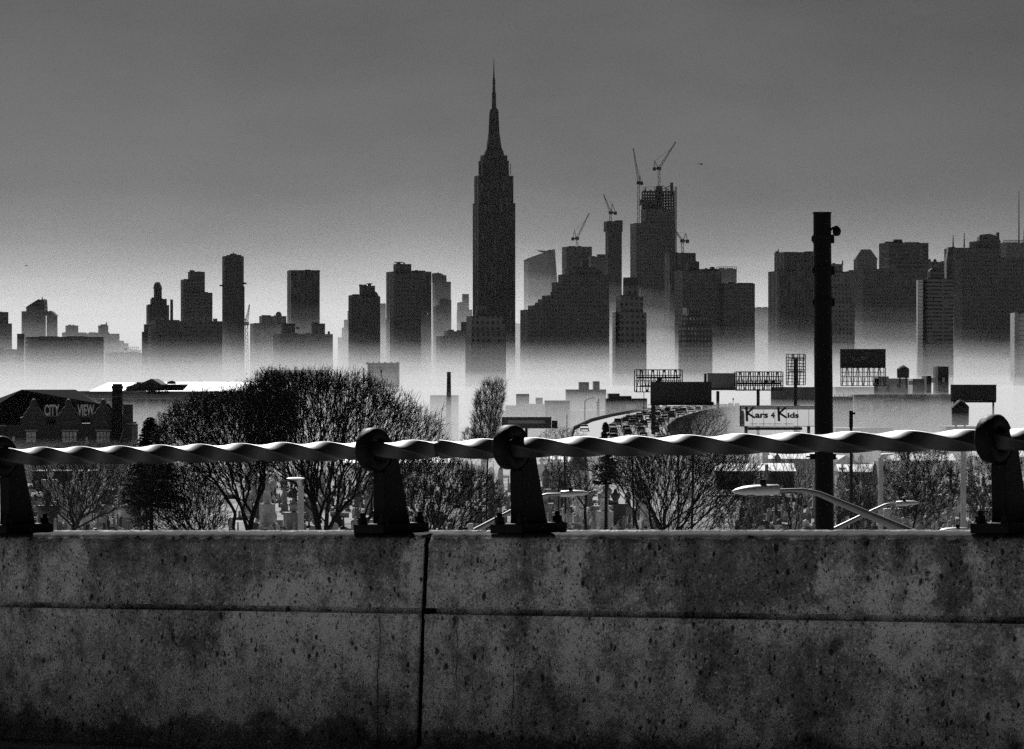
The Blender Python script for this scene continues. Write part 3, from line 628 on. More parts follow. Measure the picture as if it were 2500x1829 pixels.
def make_bracket(label):
    r = wall_thing('railing_bracket', label, 'bracket', 0, 0, 0, 'cast brackets holding the railing bar')
    mb = MB(); b = .004; L, Wd, H = .11, .2, .054
    mb.add([(-L+b,-Wd+b,0),(L-b,-Wd+b,0),(L-b,Wd-b,0),(-L+b,Wd-b,0),(-L,-Wd,b),(L,-Wd,b),(L,Wd,b),(-L,Wd,b),(-L,-Wd,H-b),(L,-Wd,H-b),(L,Wd,H-b),(-L,Wd,H-b),(-L+b,-Wd+b,H),(L-b,-Wd+b,H),(L-b,Wd-b,H),(-L+b,Wd-b,H)],
           [(3,2,1,0),(12,13,14,15)]+[(j+i, j+(i+1)%4, j+4+(i+1)%4, j+4+i) for j in (0,4,8) for i in range(4)])
    mb.build('base_plate', M_blackmetal, r)
    poly = [(-.112,.052),(-.107,.075),(-.105,.12),(-.105,.34),(-.085,.37),(-.06,.385),(-.035,.41),(-.022,.45),(-.024,.5),(-.005,.49),(.02,.43),(.04,.345),(.085,.17),(.107,.075),(.118,.052)]
    mb = MB(); vs = []; N = len(poly); cyy = sum(p[0] for p in poly)/N; czz = .27
    for x, k in ((-.044,.0),(-.040,.004),(.040,.004),(.044,.0)):
        sh = .0 if abs(x) < .042 else .96
        for (y, z) in poly:
            if sh: vs.append((x, cyy+(y-cyy)*.95, z))
            else: vs.append((x, y, z))
    # order rings from -x to +x
    rings = [0,1,2,3]
    fs = [(a*N+i, a*N+(i+1)%N, (a+1)*N+(i+1)%N, (a+1)*N+i) for a in range(3) for i in range(N)]
    mb.add(vs, fs); mb.add(vs[:N], [tuple(range(N-1,-1,-1))]); mb.add(vs[-N:], [tuple(range(N))]); mb.build('stem', M_blackmetal, r)
    mb = MB(); R0, R1, T = .061, .1225, .043; K = 40; vs = []
    ps = [(-T*.7,R1),( -T,R1-.012),(-T,R0+.008),(-T*.8,R0),(T*.8,R0),(T,R0+.008),(T,R1-.012),(T*.7,R1)]
    for k in range(K):
        th = 2*math.pi*k/K
        for (x, rr) in ps: vs.append((x, -.143+rr*math.cos(th), BZ+.004+rr*math.sin(th)))
    n = len(ps); mb.add(vs, [(k*n+i, ((k+1)%K)*n+i, ((k+1)%K)*n+(i+1)%n, k*n+(i+1)%n) for k in range(K) for i in range(n)], True); mb.build('ring', M_blackmetal, r)
    for sx in (-1,1):
        for sy in (-1,1):
            mb = MB(); c = (sx*.076, sy*.16, .054); mb.lathe([(.036,0),(.036,.006),(.029,.006),(.029,.034),(.025,.038)], c, 6, False)
            nut = mb.build('bolt', M_blackmetal, r); mb = MB().lathe([(.015,.036),(.015,.056),(.011,.062)], c, 10); mb.build('bolt_end', M_blackmetal, nut)
    return r
bk0 = None
for px_, lab in ((43,'leftmost bracket, cut off at the left edge of the parapet'), (956,'bracket standing just left of the vertical concrete joint'), (1291,'bracket standing just right of the vertical concrete joint'), (2467,'rightmost and largest bracket, cut off by the right edge')):
    s = s_at(px_, PY, 0)
    if bk0 is None: r = bk0 = make_bracket(lab)
    else: r = copy_tree(bk0, (0,0,0), lab)
    r.matrix_world = MW @ Matrix.Translation((s, PY, 0.001))

# ------------------------------------------------------------------ mast pole and street lamps
D = 90; pr = thing('steel_mast', (WX(2010,D), D, 12), 'thick black steel mast rising from below the parapet above the skyline', 'mast'); x = WX(2009,D)
def xl(py): return WX(2007+(py-518)*.008, D)
mb = MB(); mb.tube([(WX(2013,D),D,12), (xl(1300),D,WZ(1300,D)), (xl(518),D,WZ(519,D))], [.226,.213,.199], 20); mb.build('pole', M_blackmetal, pr)
mb = MB(); mb.tube([(xl(518),D,WZ(522,D)), (xl(518),D,WZ(518,D))], .213, 20); mb.build('cap', M_blackmetal, pr)
for y0, y1 in ((573,594),(650,671),(728,748),(1108,1122)):
    yc = (y0+y1)/2; mb = MB(); mb.tube([(xl(yc),D,WZ(y1,D)), (xl(yc),D,WZ(y0,D))], .216, 20, False)
    sx = 1; mb.box(xl(yc)+.19, xl(yc)+.265, D-.06, D+.06, WZ(y1,D), WZ(y0,D)); mb.box(xl(yc)-.24, xl(yc)-.18, D-.05, D+.05, WZ(y1-4,D), WZ(y0+4,D))
    if y0 > 1000: mb.box(xl(yc)-.32, xl(yc)-.2, D-.05, D+.05, WZ(y1,D), WZ(y0,D)); mb.box(xl(yc)-.40, xl(yc)-.31, D-.03, D+.03, WZ(y1-5,D), WZ(y0+5,D))
    mb.build('clamp', M_blackmetal, pr)
mb = MB(); mb.tube([P(2027,563,D), P(2034,556,D), P(2042,553.5,D), P(2046,556,D)], [.025,.03,.03,.03], 8); arm = mb.build('camera_arm', M_blackmetal, pr)
mb = MB(); mb.lathe([(.02,.11),(.06,.10),(.09,.05),(.095,0),(.08,-.06),(.04,-.095),(.01,-.1)], tuple(P(2043,566,D)), 14); mb.build('dome_camera', M_blackmetal, arm)
M_arm = mat('arm_steel', .35, .45, .3)
def lamp(D, hx0, hy0, hx1, hy1, arm_pts, arm_r, label, pole_px=None, pole_r=.1, pole_top=None, hd=1.0, mat_=None):
    """cobra-head lamp: hx0 is the arm end of the head, hx1 its nose"""
    m = mat_ or M_galv
    base_x = pole_px if pole_px is not None else arm_pts[0][0]
    r = thing('street_lamp', (WX(base_x,D), D, terr(D)), label, 'street lamp', 'street lamps beside the road below')
    A, B = P(hx0,hy0,D), P(hx1,hy1,D); d = B-A; Lh = d.length; u = d.normalized()
    prof_ = [(0,.10,.08),(.03,.12,.095),(.25,.125,.13),(.5,.125,.16),(.75,.105,.15),(.92,.06,.1),(1,.015,.03)]
    mb = MB(); vs = []; n = 14; k_ = Lh/.75
    for t, hh, ww in prof_:
        c = A+d*t
        for k in range(n):
            th = 2*math.pi*k/n; zz = math.sin(th); zz = zz*hh*(1 if zz > 0 else .75)*k_*.8; vs.append((c.x, c.y+math.cos(th)*ww*k_, c.z+zz-.01*t))
    mb.add(vs, [(i*n+k, i*n+(k+1)%n, (i+1)*n+(k+1)%n, (i+1)*n+k) for i in range(len(prof_)-1) for k in range(n)], True); mb.add(vs[:n], [tuple(range(n))]); mb.add(vs[-n:], [tuple(range(n-1,-1,-1))])
    h = mb.build('lamp_head', m, r)
    c = A+d*.35; MB().lathe([(.05*k_,.06*k_),(.052*k_,.16*k_),(.04*k_,.175*k_)], (c.x,c.y,c.z), 12).build('photocell', M_blackmetal, h)
    c = A+d*.6; mb = MB(); vs = []; mb.lathe([(.02,-.115*k_),(.08*k_,-.105*k_),(.12*k_,-.05*k_)], (c.x,c.y,c.z+.02), 12); mb.build('lens', M_glass, h)
    pts = [P(px_,py_,D) for px_,py_ in arm_pts]; MB().tube(pts, arm_r, 10).build('arm', mat_ or M_arm, r)
    top = pts[0]; zb = terr(D)
    MB().tube([(WX(base_x,D), D, zb), (WX(base_x,D), D, top.z if pole_top is None else WZ(pole_top,D))], [pole_r*1.25,pole_r], 14).build('pole', M_galv, r)
    return r
lamp(63, 1903,1197,1787,1199, [(2330,1352),(2235,1306),(2100,1248),(2000,1206),(1962,1197),(1930,1197),(1903,1198)], [.085,.08,.06,.045,.035,.03,.03], 'nearest street lamp, its long arm slanting down in front of the black mast', 2345)
lamp(105, 1368,1207,1438,1203, [(1155,1298),(1250,1248),(1320,1213),(1335,1208),(1368,1207)], [.075,.06,.05,.045,.04], 'street lamp reaching right from behind the bracket right of the joint', 1149, .065, 1278)
lamp(125, 2187,1231,2244,1227, [(2010,1306),(2100,1262),(2160,1234),(2172,1231),(2187,1231)], [.08,.065,.05,.045,.04], 'smaller street lamp whose arm crosses behind the nearest long arm', 2000, .08)
def post_lamp(D, px_, ytop, w_, head, label):
    r = thing('street_lamp', (WX(px_,D), D, terr(D)), label, 'street lamp', 'street lamps beside the road below'); rr = w_/2*D/F
    MB().tube([(WX(px_,D),D,terr(D)), (WX(px_,D),D,WZ(ytop,D))], [rr*1.1,rr*.95], 14).build('pole', M_galv, r)
    mb = MB(); x0, x1, y = head; n = 14; vs = []; c0_, c1_ = P(x0,y,D), P(x1,y,D)
    prf = [(0,.02),(.08,.06),(.3,.09),(.6,.095),(.85,.07),(1,.03)]; kk = abs(c1_.x-c0_.x)
    for t, hh in prf:
        c = c0_.lerp(c1_, t)
        for k in range(n): th = 2*math.pi*k/n; vs.append((c.x, c.y+math.cos(th)*.25, c.z+math.sin(th)*hh*kk*(.7 if math.sin(th) > 0 else 1)))
    mb.add(vs, [(i*n+k, i*n+(k+1)%n, (i+1)*n+(k+1)%n, (i+1)*n+k) for i in range(len(prf)-1) for k in range(n)], True); mb.add(vs[:n], [tuple(range(n))]); mb.add(vs[-n:], [tuple(range(n-1,-1,-1))])
    h = mb.build('lamp_head', M_galv, r)
    MB().tube([(WX(px_,D),D,WZ(ytop+1,D)), (WX((px_*2+x0+x1)/4,D),D-.1,WZ(y+3,D))], rr*.7, 10).build('arm', M_galv, r)
post_lamp(100, 734.5, 1188, 15, (701,743,1168), 'pale lamp post standing in front of the big bare tree')
post_lamp(135, 2150, 1118, 12, (2150,2184,1109), 'thin lamp post right of the black mast')
post_lamp(95, 2352, 1100, 14, (2349,2386,1092), 'lamp post just left of the rightmost bracket')
D = 80; lamp(80, 2362,1297,2292,1295, [(2440,1322),(2400,1305),(2362,1298)], [.06,.05,.04], 'lamp head just showing above the parapet left of the rightmost bracket', 2450)
# ------------------------------------------------------------------ middle ground: hotel, warehouse, boards, motorway, cemetery
def window_part(root, x0, x1, y0, y1, D, panes=2, rows=2, glass=M_curtain, frame=M_dark, lintel=True, yoff=0):
    """window between photo columns x0..x1 and rows y0..y1 on a wall facing the camera at distance D"""
    X0, X1, Z1, Z0 = WX(x0,D), WX(x1,D), WZ(y0,D), WZ(y1,D)
    t = (X1-X0)*.035+.03; mb = MB(); f = D-.06
    mb.box(X0-t, X0, f-.05, f+.05, Z0-t, Z1+t); mb.box(X1, X1+t, f-.05, f+.05, Z0-t, Z1+t); mb.box(X0, X1, f-.05, f+.05, Z1, Z1+t); mb.box(X0, X1, f-.05, f+.05, Z0-t, Z0)
    for i in range(1, panes): x = X0+(X1-X0)*i/panes; mb.box(x-t*.5, x+t*.5, f-.04, f+.04, Z0, Z1)
    for i in range(1, rows): z = Z0+(Z1-Z0)*i/rows; mb.box(X0, X1, f-.03, f+.03, z-t*.4, z+t*.4)
    w_ = mb.build('window', frame, root)
    MB().box(X0, X1, f-.012, f+.012, Z0, Z1).build('pane', glass, w_)
    return w_

# hotel with lettering on its roof
D = 1000; ht = thing('hotel', (WX(160,D), D, 0), 'dark brick hotel with hipped roof and the words CITY VIEW', 'building')
mb = MB(); X = lambda x: WX(x, D); Z = lambda y: WZ(y, D)
mb.box(X(18), X(322), D, D+16, 0, Z(1036)); mb.box(X(-90), X(18), D+2, D+14, 0, Z(1040)); mb.box(X(296), X(325), D+1, D+9, Z(1035), Z(1030))
mb.build('wall', M_brick, ht)
mb = MB()
e = [(X(14),D-.8,Z(1038)),(X(300),D-.8,Z(1030)),(X(300),D+17,Z(1030)),(X(14),D+17,Z(1038))]; rdg = [(X(41),D+8,Z(951.5)),(X(176),D+8,Z(951.5))]
hx = (X(236), D+2, Z(985))
mb.add(e+rdg+[hx,(X(262),D+2,Z(985)),(X(262),D+14,Z(985))], [(0,1,7,6,5,4),(4,5,2,3),(5,6,8,2),(6,7,8),(7,1,2,8),(3,0,4),(0,3,2,1)])
mb.build('roof', M_slate, ht)
mb = MB(); mb.add([(X(-90),D+1,Z(1040)),(X(20),D+1,Z(1040)),(X(41),D+8,Z(952.5)),(X(-90),D+8,Z(1002)),(X(-90),D+15,Z(1040)),(X(20),D+15,Z(1040))], [(0,1,2,3),(3,2,5,4),(0,4,5,1),(0,3,4),(1,5,2)]); mb.build('wing_roof', M_slate, ht)
MB().box(X(-90), X(15), D-.1, D+.9, Z(1040.5), Z(1037.5)).build('gutter', M_pale, ht)
def dorm(cx_):
    pr_ = [(-32,1023),(-24,1020),(-22,1012),(-16,1008),(-14,1001),(-8,996),(-5,990),(-4,982),(-2,978),(0,977),(2,978),(4,982),(5,990),(8,996),(14,1001),(16,1008),(22,1012),(24,1020),(32,1023),(32,1040),(-32,1040)]
    mb = MB(); mb.prism([(X(cx_+a), Z(b)) for a, b in pr_], D-1.5, D-.3); g = mb.build('gable', M_brick, ht)
    mb = MB(); 
    cop = pr_[:19]; pts = [(X(cx_+a), D-1.0, Z(b)+.1) for a, b in cop]; mb.tube(pts, .28, 5); mb.build('coping', M_steelgrey, g)
    mb = MB(); mb.box(X(cx_-6), X(cx_+6), D-1.6, D-1.45, Z(1029), Z(1009)); wn = mb.build('window', M_dark, ht)
    mb = MB()
    for q in (-4,1): mb.box(X(cx_+q), X(cx_+q+3), D-1.66, D-1.58, Z(1027), Z(1011))
    mb.build('pane', M_glass, wn); MB().box(X(cx_-8), X(cx_+8), D-1.8, D-1.45, Z(1031), Z(1029)).build('sill', M_grey, wn); MB().box(X(cx_-8), X(cx_+8), D-1.75, D-1.45, Z(1008.6), Z(1007)).build('lintel', M_grey, wn)
for c_ in (83.5,168.5,253): dorm(c_)
for txt, x0, x1 in (('CITY',109,146),('VIEW',190,231)):
    # each sign word stands on its own rail in front of the roof slope
    mb = text_mb(txt, X(x1)-X(x0), Z(988)-Z(1015.5), .35, bold=.02); shift(mb, X(x0), D-.9, Z(1015.5)); mb.build('sign_letters', mat('sign_paint', .85, .6), ht)
    MB().box(X(x0-2), X(x1+2), D-1.0, D-.6, Z(1018), Z(1016.6)).build('sign_rail', M_grey, ht)
for (x0, x1, pn) in ((64,88,2),(152,187,4),(236,268,4)):
    window_part(ht, x0, x1, 1055, 1080, D, pn, 2)
    MB().box(X(x0-3), X(x1+5), D-.5, D-.02, Z(1053), Z(1049)).build('lintel', M_pale, ht)
window_part(ht, 209, 215, 1067, 1084, D, 1, 2); window_part(ht, 29, 37, 1066, 1076, D, 1, 1)
for r_ in range(2):
    for (x0, x1, pn) in ((64,88,2),(109,128,2),(152,187,4),(236,268,4)): window_part(ht, x0, x1, 1108+r_*36, 1128+r_*36, D, pn, 2, M_glass)
mb = MB(); zz = [1200,955,952,948,944,939]; 
mb.box(X(276), X(299.5), D-2.5, D+.2, 0, Z(948)); mb.box(X(274.5), X(301), D-2.7, D+.3, Z(948), Z(942)); mb.box(X(277), X(299), D-2.4, D, Z(942), Z(937)); mb.box(X(273.5), X(302), D-2.8, D+.4, Z(949.6), Z(948.3)); mb.build('chimney', M_slate, ht)
MB().box(X(273), X(301), D-2.62, D-2.52, Z(968.5), Z(967)).build('chimney_band', M_grey, ht)
MB().box(X(301), X(325), D-1, D-.2, Z(1030), Z(987.5)).build('sign_board', M_dark, ht)
mb = text_mb('STORY', X(321)-X(303), 1.3, .1); shift(mb, X(303), D-1.06, Z(1024.5)); mb.build('sign_letters', M_grey, ht)
MB().box(X(322), X(332), D-.5, D+.5, Z(1040), Z(1036.5)).build('cornice', M_dark, ht)
MB().tube([P(286,1098,D-3), P(302,1046,D-3)], .18, 5).build('pipe', M_grey, ht)

# warehouse behind the hotel
D = 1390; X = lambda x: WX(x, D); Z = lambda y: WZ(y, D)
wh = thing('warehouse', (X(600), D, 0), 'long pale warehouse with bright white roof and a grid of panels', 'building')
mb = MB(); 
mb.box(X(150), X(700), D, D+60, 0, Z(956)); mb.build('wall', M_pale, wh)
MB().box(X(150), X(702), D-1.4, D-.003, Z(966), Z(955)).build('fascia', M_grey, wh)
mb = MB(); x0s = 165
mb.box(X(150), X(700), D-.7, D-.003, Z(975), Z(971))
for k in range(17):
    xa = 294+31.2*(k-4); mb.box(X(xa), X(xa+5), D-1.0, D-.003, 0, Z(971))
for y in (1001,1041,1081,1121): mb.box(X(150), X(700), D-.8, D-.004, Z(y+9), Z(y))
mb.build('piers', mat('pier_paint', .62, .7), wh)
for k in range(26):
    xa = 299+31.2*(k-4)
    if xa > 620: break
    for y in (976,1012,1052): MB().box(X(xa), X(xa+26), D-.35, D-.004, Z(y+25), Z(y)).build('panel', M_grey if y < 1000 else M_pale, wh)
def slope_roof(x0, x1, y0, y1, inset, name='roof'):
    mb = MB(); mb.add([(X(x0),D-1.2,Z(y1)),(X(x1),D-1.2,Z(y1)),(X(x1),D+46,Z(y0)+1.2),(X(x0+inset),D+46,Z(y0)+1.2),(X(x0),D-1.2,Z(y1)-.5),(X(x1),D-1.2,Z(y1)-.5),(X(x1),D+46,Z(y1)-.5),(X(x0+inset),D+46,Z(y1)-.5)],
           [(0,1,2,3),(7,6,5,4),(0,4,5,1),(1,5,6,2),(2,6,7,3),(3,7,4,0)]); mb.build(name, M_whiteroof, wh)
slope_roof(219, 300, 943.5, 955, 12); slope_roof(357, 700, 941.5, 955, 14)
mb = MB(); mb.prism([(X(305),Z(955)),(X(305),Z(944)),(X(330),Z(937)),(X(332),Z(933)),(X(338),Z(933)),(X(341),Z(936)),(X(366),Z(925)),(X(369),Z(925)),(X(392),Z(939)),(X(442),Z(938)),(X(442),Z(941.5)),(X(388),Z(942)),(X(388),Z(955))], D+4, D+30)
mb.build('gable_roof', M_dark, wh)
MB().lathe([(1.6,0),(1.6,.6),(.6,1.2)], (X(409), D+16, Z(938)), 10).build('roof_vent', M_steelgrey, wh)
MB().box(X(360), X(413), D-1.9, D-1.45, Z(961.5), Z(955)).build('sign_board', M_slate, wh)
mb = text_mb('SELF STORAGE', X(412)-X(361), 1.4, .2, bold=.02); shift(mb, X(361), D-1.7, Z(956)); mb.build('sign_letters', M_slate, wh)

def simple_building(name, label, D, boxes, m, extra=(), cat='building', dep=18):
    r = thing(name, (WX(boxes[0][0],D), D, 0), label, cat); mb = MB()
    for i, b in enumerate(boxes): mb.box(WX(b[0],D), WX(b[1],D), D+i*.11, D+dep-i*.13, 0 if len(b) < 4 else WZ(b[3],D), WZ(b[2],D))
    mb.build('wall', m, r)
    for e_ in extra:
        mb = MB(); kind, x0, x1, y0, y1, mm = e_[:6]; off = e_[6] if len(e_) > 6 else -.25
        mb.box(WX(x0,D), WX(x1,D), D+off, D+(-.003 if off > -1.2 else off+.3), WZ(y1,D), WZ(y0,D)); mb.build(kind, mm, r)
    return r
r = simple_building('office_block', 'pale block with small roof gadgets behind the big bare tree', 2250, [(648,800,905)], M_white, (('cornice',646,802,903.5,906,M_grey,-.8),))
D = 2250
for x in (655,663,689,719,792):
    mb = MB(); mb.tube([P(x,905,D), P(x,899,D), P(x+1,897,D), P(x+4,897.5,D)], [.25,.25,.35,.45], 5); mb.build('roof_light', M_darksteel, r)
D = 2100
r = simple_building('office_block', 'grey block with dark frame around its front behind the tree', 2100, [(897,973,889)], M_pale, (('frame',966,972,891,1040,M_dark,-.5),('frame',898,972,889,892,M_dark,-.6),('window',902,965,895,911,M_dark,-.2)))
MB().box(WX(893,D), WX(976,D), D-1, D+1, WZ(889.5,D), WZ(886,D)).build('cornice', M_pale, r)
for x in (897,911,925,940,955,970): MB().tube([P(x,887,D), P(x+.5,884,D)], .6, 6).build('roof_vent', M_pale, r)
MB().box(WX(885,D), WX(889,D), D, D+2, 0, WZ(898,D)).build('flue', M_grey, r)
D = 1450; r = thing('smokestack', P(1096,1100,D)*1, 'tall thin dark smokestack rising out of the mist', 'smokestack'); r.location.z = 0; r['_o'] = tuple(r.location)
MB().tube([(WX(1095,D),D,0), P(1095.5,1000,D), P(1096,911,D)], [1.05,.95,.72], 12).build('shaft', M_dark, r); MB().tube([P(1096,912,D), P(1096,908,D)], [.78,.78], 12).build('rim', M_grey, r)
simple_building('office_block', 'two-tone low block behind the smokestack', 1600, [(1062,1110,1014),(1038,1064,1014.5)], M_grey, (('panel',1070,1086,1016,1060,M_steelgrey),))
simple_building('warehouse', 'pale low shed left of the smokestack in the mist', 1640, [(1050,1118,965)], M_pale)
simple_building('office_block', 'small pale cube beside the feathery upright tree', 1480, [(1260,1292,962),(1234,1262,990)], M_grey)
simple_building('warehouse', 'low shed with a bright white roof edge in the mist', 1460, [(1278,1332,989),(1308,1325,971)], M_pale, (('roof_edge',1276,1330,986,991,M_whiteroof),))
simple_building('office_block', 'square grey block in the mist left of the empty road', 1400, [(1330,1391,978)], M_grey, (('wall_panel',1352,1372,980,1004,M_steelgrey),))
simple_building('office_block', 'hazy pale complex with two raised boxes beyond the road', 1560, [(1382,1480,951),(1414,1438,933),(1449,1464,931)], M_grey)
simple_building('warehouse', 'long low pale shed along the river bank mist', 1500, [(1180,1330,1003),(1390,1480,1002)], M_pale)
simple_building('factory', 'dark stepped factory with a small white sign left of the black billboard', 1330, [(1480,1580,973),(1486,1513,961),(1513,1542,967)], M_dark, (('sign_board',1528,1552,987,999,M_white,-.4),))
# right-hand cluster
r = simple_building('gas_station_block', 'pale block with scalloped white awnings and numbers 67 and 106', 1390, [(2085,2335,963),(2268,2297,962)], M_pale,
    (('panel',2158,2202,978,1008,M_dark),('panel',2093,2122,994,1005,M_dark),('panel',2130,2150,984,1003,M_dark),('panel',2208,2258,972,1013,M_grey),('pier',2123,2132,985,1030,M_white),('pier',2268,2297,966,1060,M_white,-.5),('painted_awning_shadow',2156,2200,1012,1017,M_dark,-1.0),('canopy',2212,2250,1012,1018,M_dark,-1.0)), 'building')  # a dark box is put in as the shade under the awnings
D = 1390
for x0, x1 in ((2124,2155),(2158,2198),(2205,2242),(2243,2264),(2296,2328)):
    pts = [(x0,963.5),(x1,963.5),(x1-6,967),(x0+(x1-x0)*.6,970.5),(x0+(x1-x0)*.5,969),(x0+(x1-x0)*.35,971.5),(x0+5,969)]
    mb = MB(); mb.add([(WX(a,D), D-.3-(b-963.5)*.2, WZ(b,D)) for a, b in pts], [tuple(range(len(pts)-1,-1,-1))]); mb.build('awning', M_vinyl, r)
mb = MB().box(WX(2120,D), WX(2332,D), D-1.8, D-.2, WZ(963.6,D), WZ(962.2,D)).build('roof_edge', M_whiteroof, r)
for txt, x0, x1, y in (('67',2177,2191,1003),('106',2225,2245,1003)):
    mb = text_mb(txt, WX(x1,D)-WX(x0,D), WZ(y-9,D)-WZ(y,D), .1, bold=.03); shift(mb, WX(x0,D), D-.45, WZ(y,D)); mb.build('number', M_whiteroof, r)
simple_building('rooftop_block', 'pale rooftop house with a small dark door above the awnings', 1540, [(2144,2217,924),(2144,2170,919)], M_pale, (('door',2165,2171,940,956,M_dark),('window',2190,2196,939,948,M_grey)), 'building')
simple_building('rooftop_block', 'grey rooftop box beside the wooden water tank', 1560, [(2228,2258,925)], M_pale, (('vent',2218,2228,930,940,M_white),), 'building')
simple_building('rooftop_block', 'tall dark rooftop box with its left edge painted white as sunlit', 1570, [(2290,2316,895)], M_dark, (('painted_sunlit_edge',2283,2290,895,960,M_white),('vent',2300,2306,922,934,M_white)), 'building')  # sunlight on the left edge is put in as a white panel
simple_building('rooftop_block', 'short dark rooftop box between pale vents', 1550, [(2262,2274,918)], M_dark, (('vent',2274,2283,922,934,M_white),('flue',2257,2262,950,965,M_white)), 'building')
simple_building('mesh_fence_building', 'pale open grid facade immediately right of the black mast', 1350, [(2030,2083,968)], M_pale, tuple(('fin',2037+i*3.6,2038.6+i*3.6,963+(i%3)*4,1000,M_white,-.5) for i in range(13)), 'building')
simple_building('shed', 'low pale building under the billboard with the swirl', 1700, [(2040,2150,945)], M_pale)
simple_building('apartment_block', 'pale block behind the mast and the bare trees', 1250, [(2040,2180,1045)], M_pale, (('painted_shadow',2092,2140,1100,1200,M_grey),))  # the grey panel paints a shadow onto the pale wall
def tank(D, x0, x1, yt, yb, label, m=M_wood):
    r = thing('water_tank', P((x0+x1)/2, yb, D), label, 'water tank'); c = P((x0+x1)/2, yb, D); rr = (x1-x0)/2*D/F; h = WZ(yt,D)-c.z
    MB().lathe([(rr*.95,0),(rr,h*.66)], tuple(c), 20).build('tank_body', m, r); MB().lathe([(rr*1.04,h*.66),(rr*.9,h*.74),(rr*.35,h*.93),(rr*.12,h*.96),(.05,h)], tuple(c), 20).build('tank_roof', m, r)
    for k in range(4):
        a = math.pi/4+k*math.pi/2; MB().tube([(c.x+math.cos(a)*rr*.7, c.y+math.sin(a)*rr*.7, c.z), (c.x+math.cos(a)*rr*.8, c.y+math.sin(a)*rr*.8, c.z-4)], .18, 6).build('leg', M_darksteel, r)
    return r
tank(1530, 2189.5, 2220, 891, 923, 'dark wooden water tank on the pale rooftop house')
tank(1170, 2323, 2366, 974, 1038, 'large dark water tank with conical roof in front of the right billboard', M_dark)
simple_building('building', 'low pale building under the large water tank', 1175, [(2310,2400,1041)], M_pale)

def board(name, label, D, x0, x1, y0, y1, face, colx=(), coly=1100, extra=(), lattice=None, thick=1.2):
    r = thing(name, (WX((x0+x1)/2,D), D, 0), label, 'billboard'); X = lambda x: WX(x, D); Z = lambda y: WZ(y, D)
    if face is not None:
        MB().box(X(x0), X(x1), D-thick/2, D+thick/2, Z(y1), Z(y0)).build('panel', face, r)
        MB().box(X(x0-.8), X(x1+.8), D-thick/2-.08, D-thick/2-.003, Z(y0+1.0), Z(y0-.8)).build('frame', M_darksteel, r)
    for c in colx:
        MB().tube([(X(c[0]),D+thick,0), (X(c[0]),D+thick,Z(c[2]))], c[1]/2*D/F, 12).build('column', M_darksteel, r)
    if lattice:
        nx_, ny_, lx0, lx1, ly0, ly1, rad = lattice
        for yy in (-.8,.8):
            mb = MB()
            for i in range(nx_+1): x = X(lx0+(lx1-lx0)*i/nx_)+yy*.5; mb.box(x-rad, x+rad, D+yy*2-rad, D+yy*2+rad, Z(ly1), Z(ly0))
            for i in range(ny_+1): z = Z(ly0)+(Z(ly1)-Z(ly0))*i/ny_; mb.box(X(lx0), X(lx1), D+yy*2-rad*.8, D+yy*2+rad*.8, z-rad*.8, z+rad*.8)
            for i in range(nx_):
                xa, xb = X(lx0+(lx1-lx0)*i/nx_), X(lx0+(lx1-lx0)*(i+1)/nx_)
                if i%2: xa, xb = xb, xa
                mb.tube([(xa,D+yy*2,Z(ly1)), (xb,D+yy*2,Z(ly0))], rad*.5, 3)
            mb.build('lattice', M_darksteel, r)
    for e_ in extra:
        mb = MB().box(X(e_[1]), X(e_[2]), D-thick*e_[5], D+thick*e_[5], Z(e_[4]), Z(e_[3])); mb.build(e_[0], e_[6] if len(e_) > 6 else M_darksteel, r)
    return r
r = board('billboard', 'large black billboard seen from behind over the traffic jam', 900, 1588, 1737, 933, 988, M_boardface, ((1595.5,11,950),), extra=(('catwalk',1583,1742,988,989.5,1.5),('ladder_box',1724,1742,981,988,.8)))
D = 900
for x in (1719,): MB().box(WX(x,D), WX(x+6,D), D-.4, D+.4, WZ(934,D), WZ(912,D)).build('floodlight_box', M_darksteel, r)
board('lattice_billboard', 'open steel lattice billboard frame behind the black billboard', 1270, 1552, 1663, 903, 957, None, ((1606,10,930),), lattice=(8,4,1552,1663,903,957,.16), extra=(('walkway',1554,1660,920,924,1.0),('walkway',1564,1590,941,945,1.0),('gear_box',1604,1616,924,932,.8)))
board('billboard', 'pale blank billboard on a single column between frame and black billboard', 1300, 1727, 1796, 912, 951, M_grey, ((1753,8,955),), extra=(('catwalk',1736,1800,951,953,1.4),))
board('lattice_billboard', 'open steel lattice billboard frame above the white lettered board', 1225, 1796, 1909, 908, 953, None, ((1851.5,8,950),), lattice=(10,4,1796,1909,908,953,.16), extra=(('walkway',1796,1905,934,939,1.0),('walkway',1796,1915,951,954,1.0),('gear_box',1868,1875,928,934,.7),('gear_box',1884,1892,928,934,.7)))
board('lattice_billboard', 'narrow tall lattice frame with a thick centre column', 1225, 1920, 1966, 865, 940, None, ((1943,8.5,874),), lattice=(3,10,1922,1964,865,940,.13), extra=(('walkway',1927,1964,875,877.5,1.0),('walkway',1927,1964,905,908,1.0)))
r = board('billboard', 'dark roof billboard with a faint pale swirl', 1280, 2051, 2162, 853, 898, M_boardface, (), lattice=(8,4,2055,2160,898,942,.13), thick=1.0)
D = 1280; mb = MB()
def sw(pts, w_):
    pts = [Vector((WX(a,D), D-.56, WZ(b,D))) for a, b in pts]; mb.tube(pts, [w_*.3]+[w_]*(len(pts)-2)+[w_*.3], 5)
sw([(2076,874),(2083,878),(2092,881),(2100,879),(2108,876),(2116,870),(2122,866),(2127,862)], .13); sw([(2098,872),(2104,871),(2110,873),(2115,876)], .3); sw([(2112,868),(2117,863),(2122,861),(2127,862),(2123,866)], .12); sw([(2080,870),(2086,876),(2096,877)], .16); sw([(2101,878),(2107,882),(2098,884)], .1)
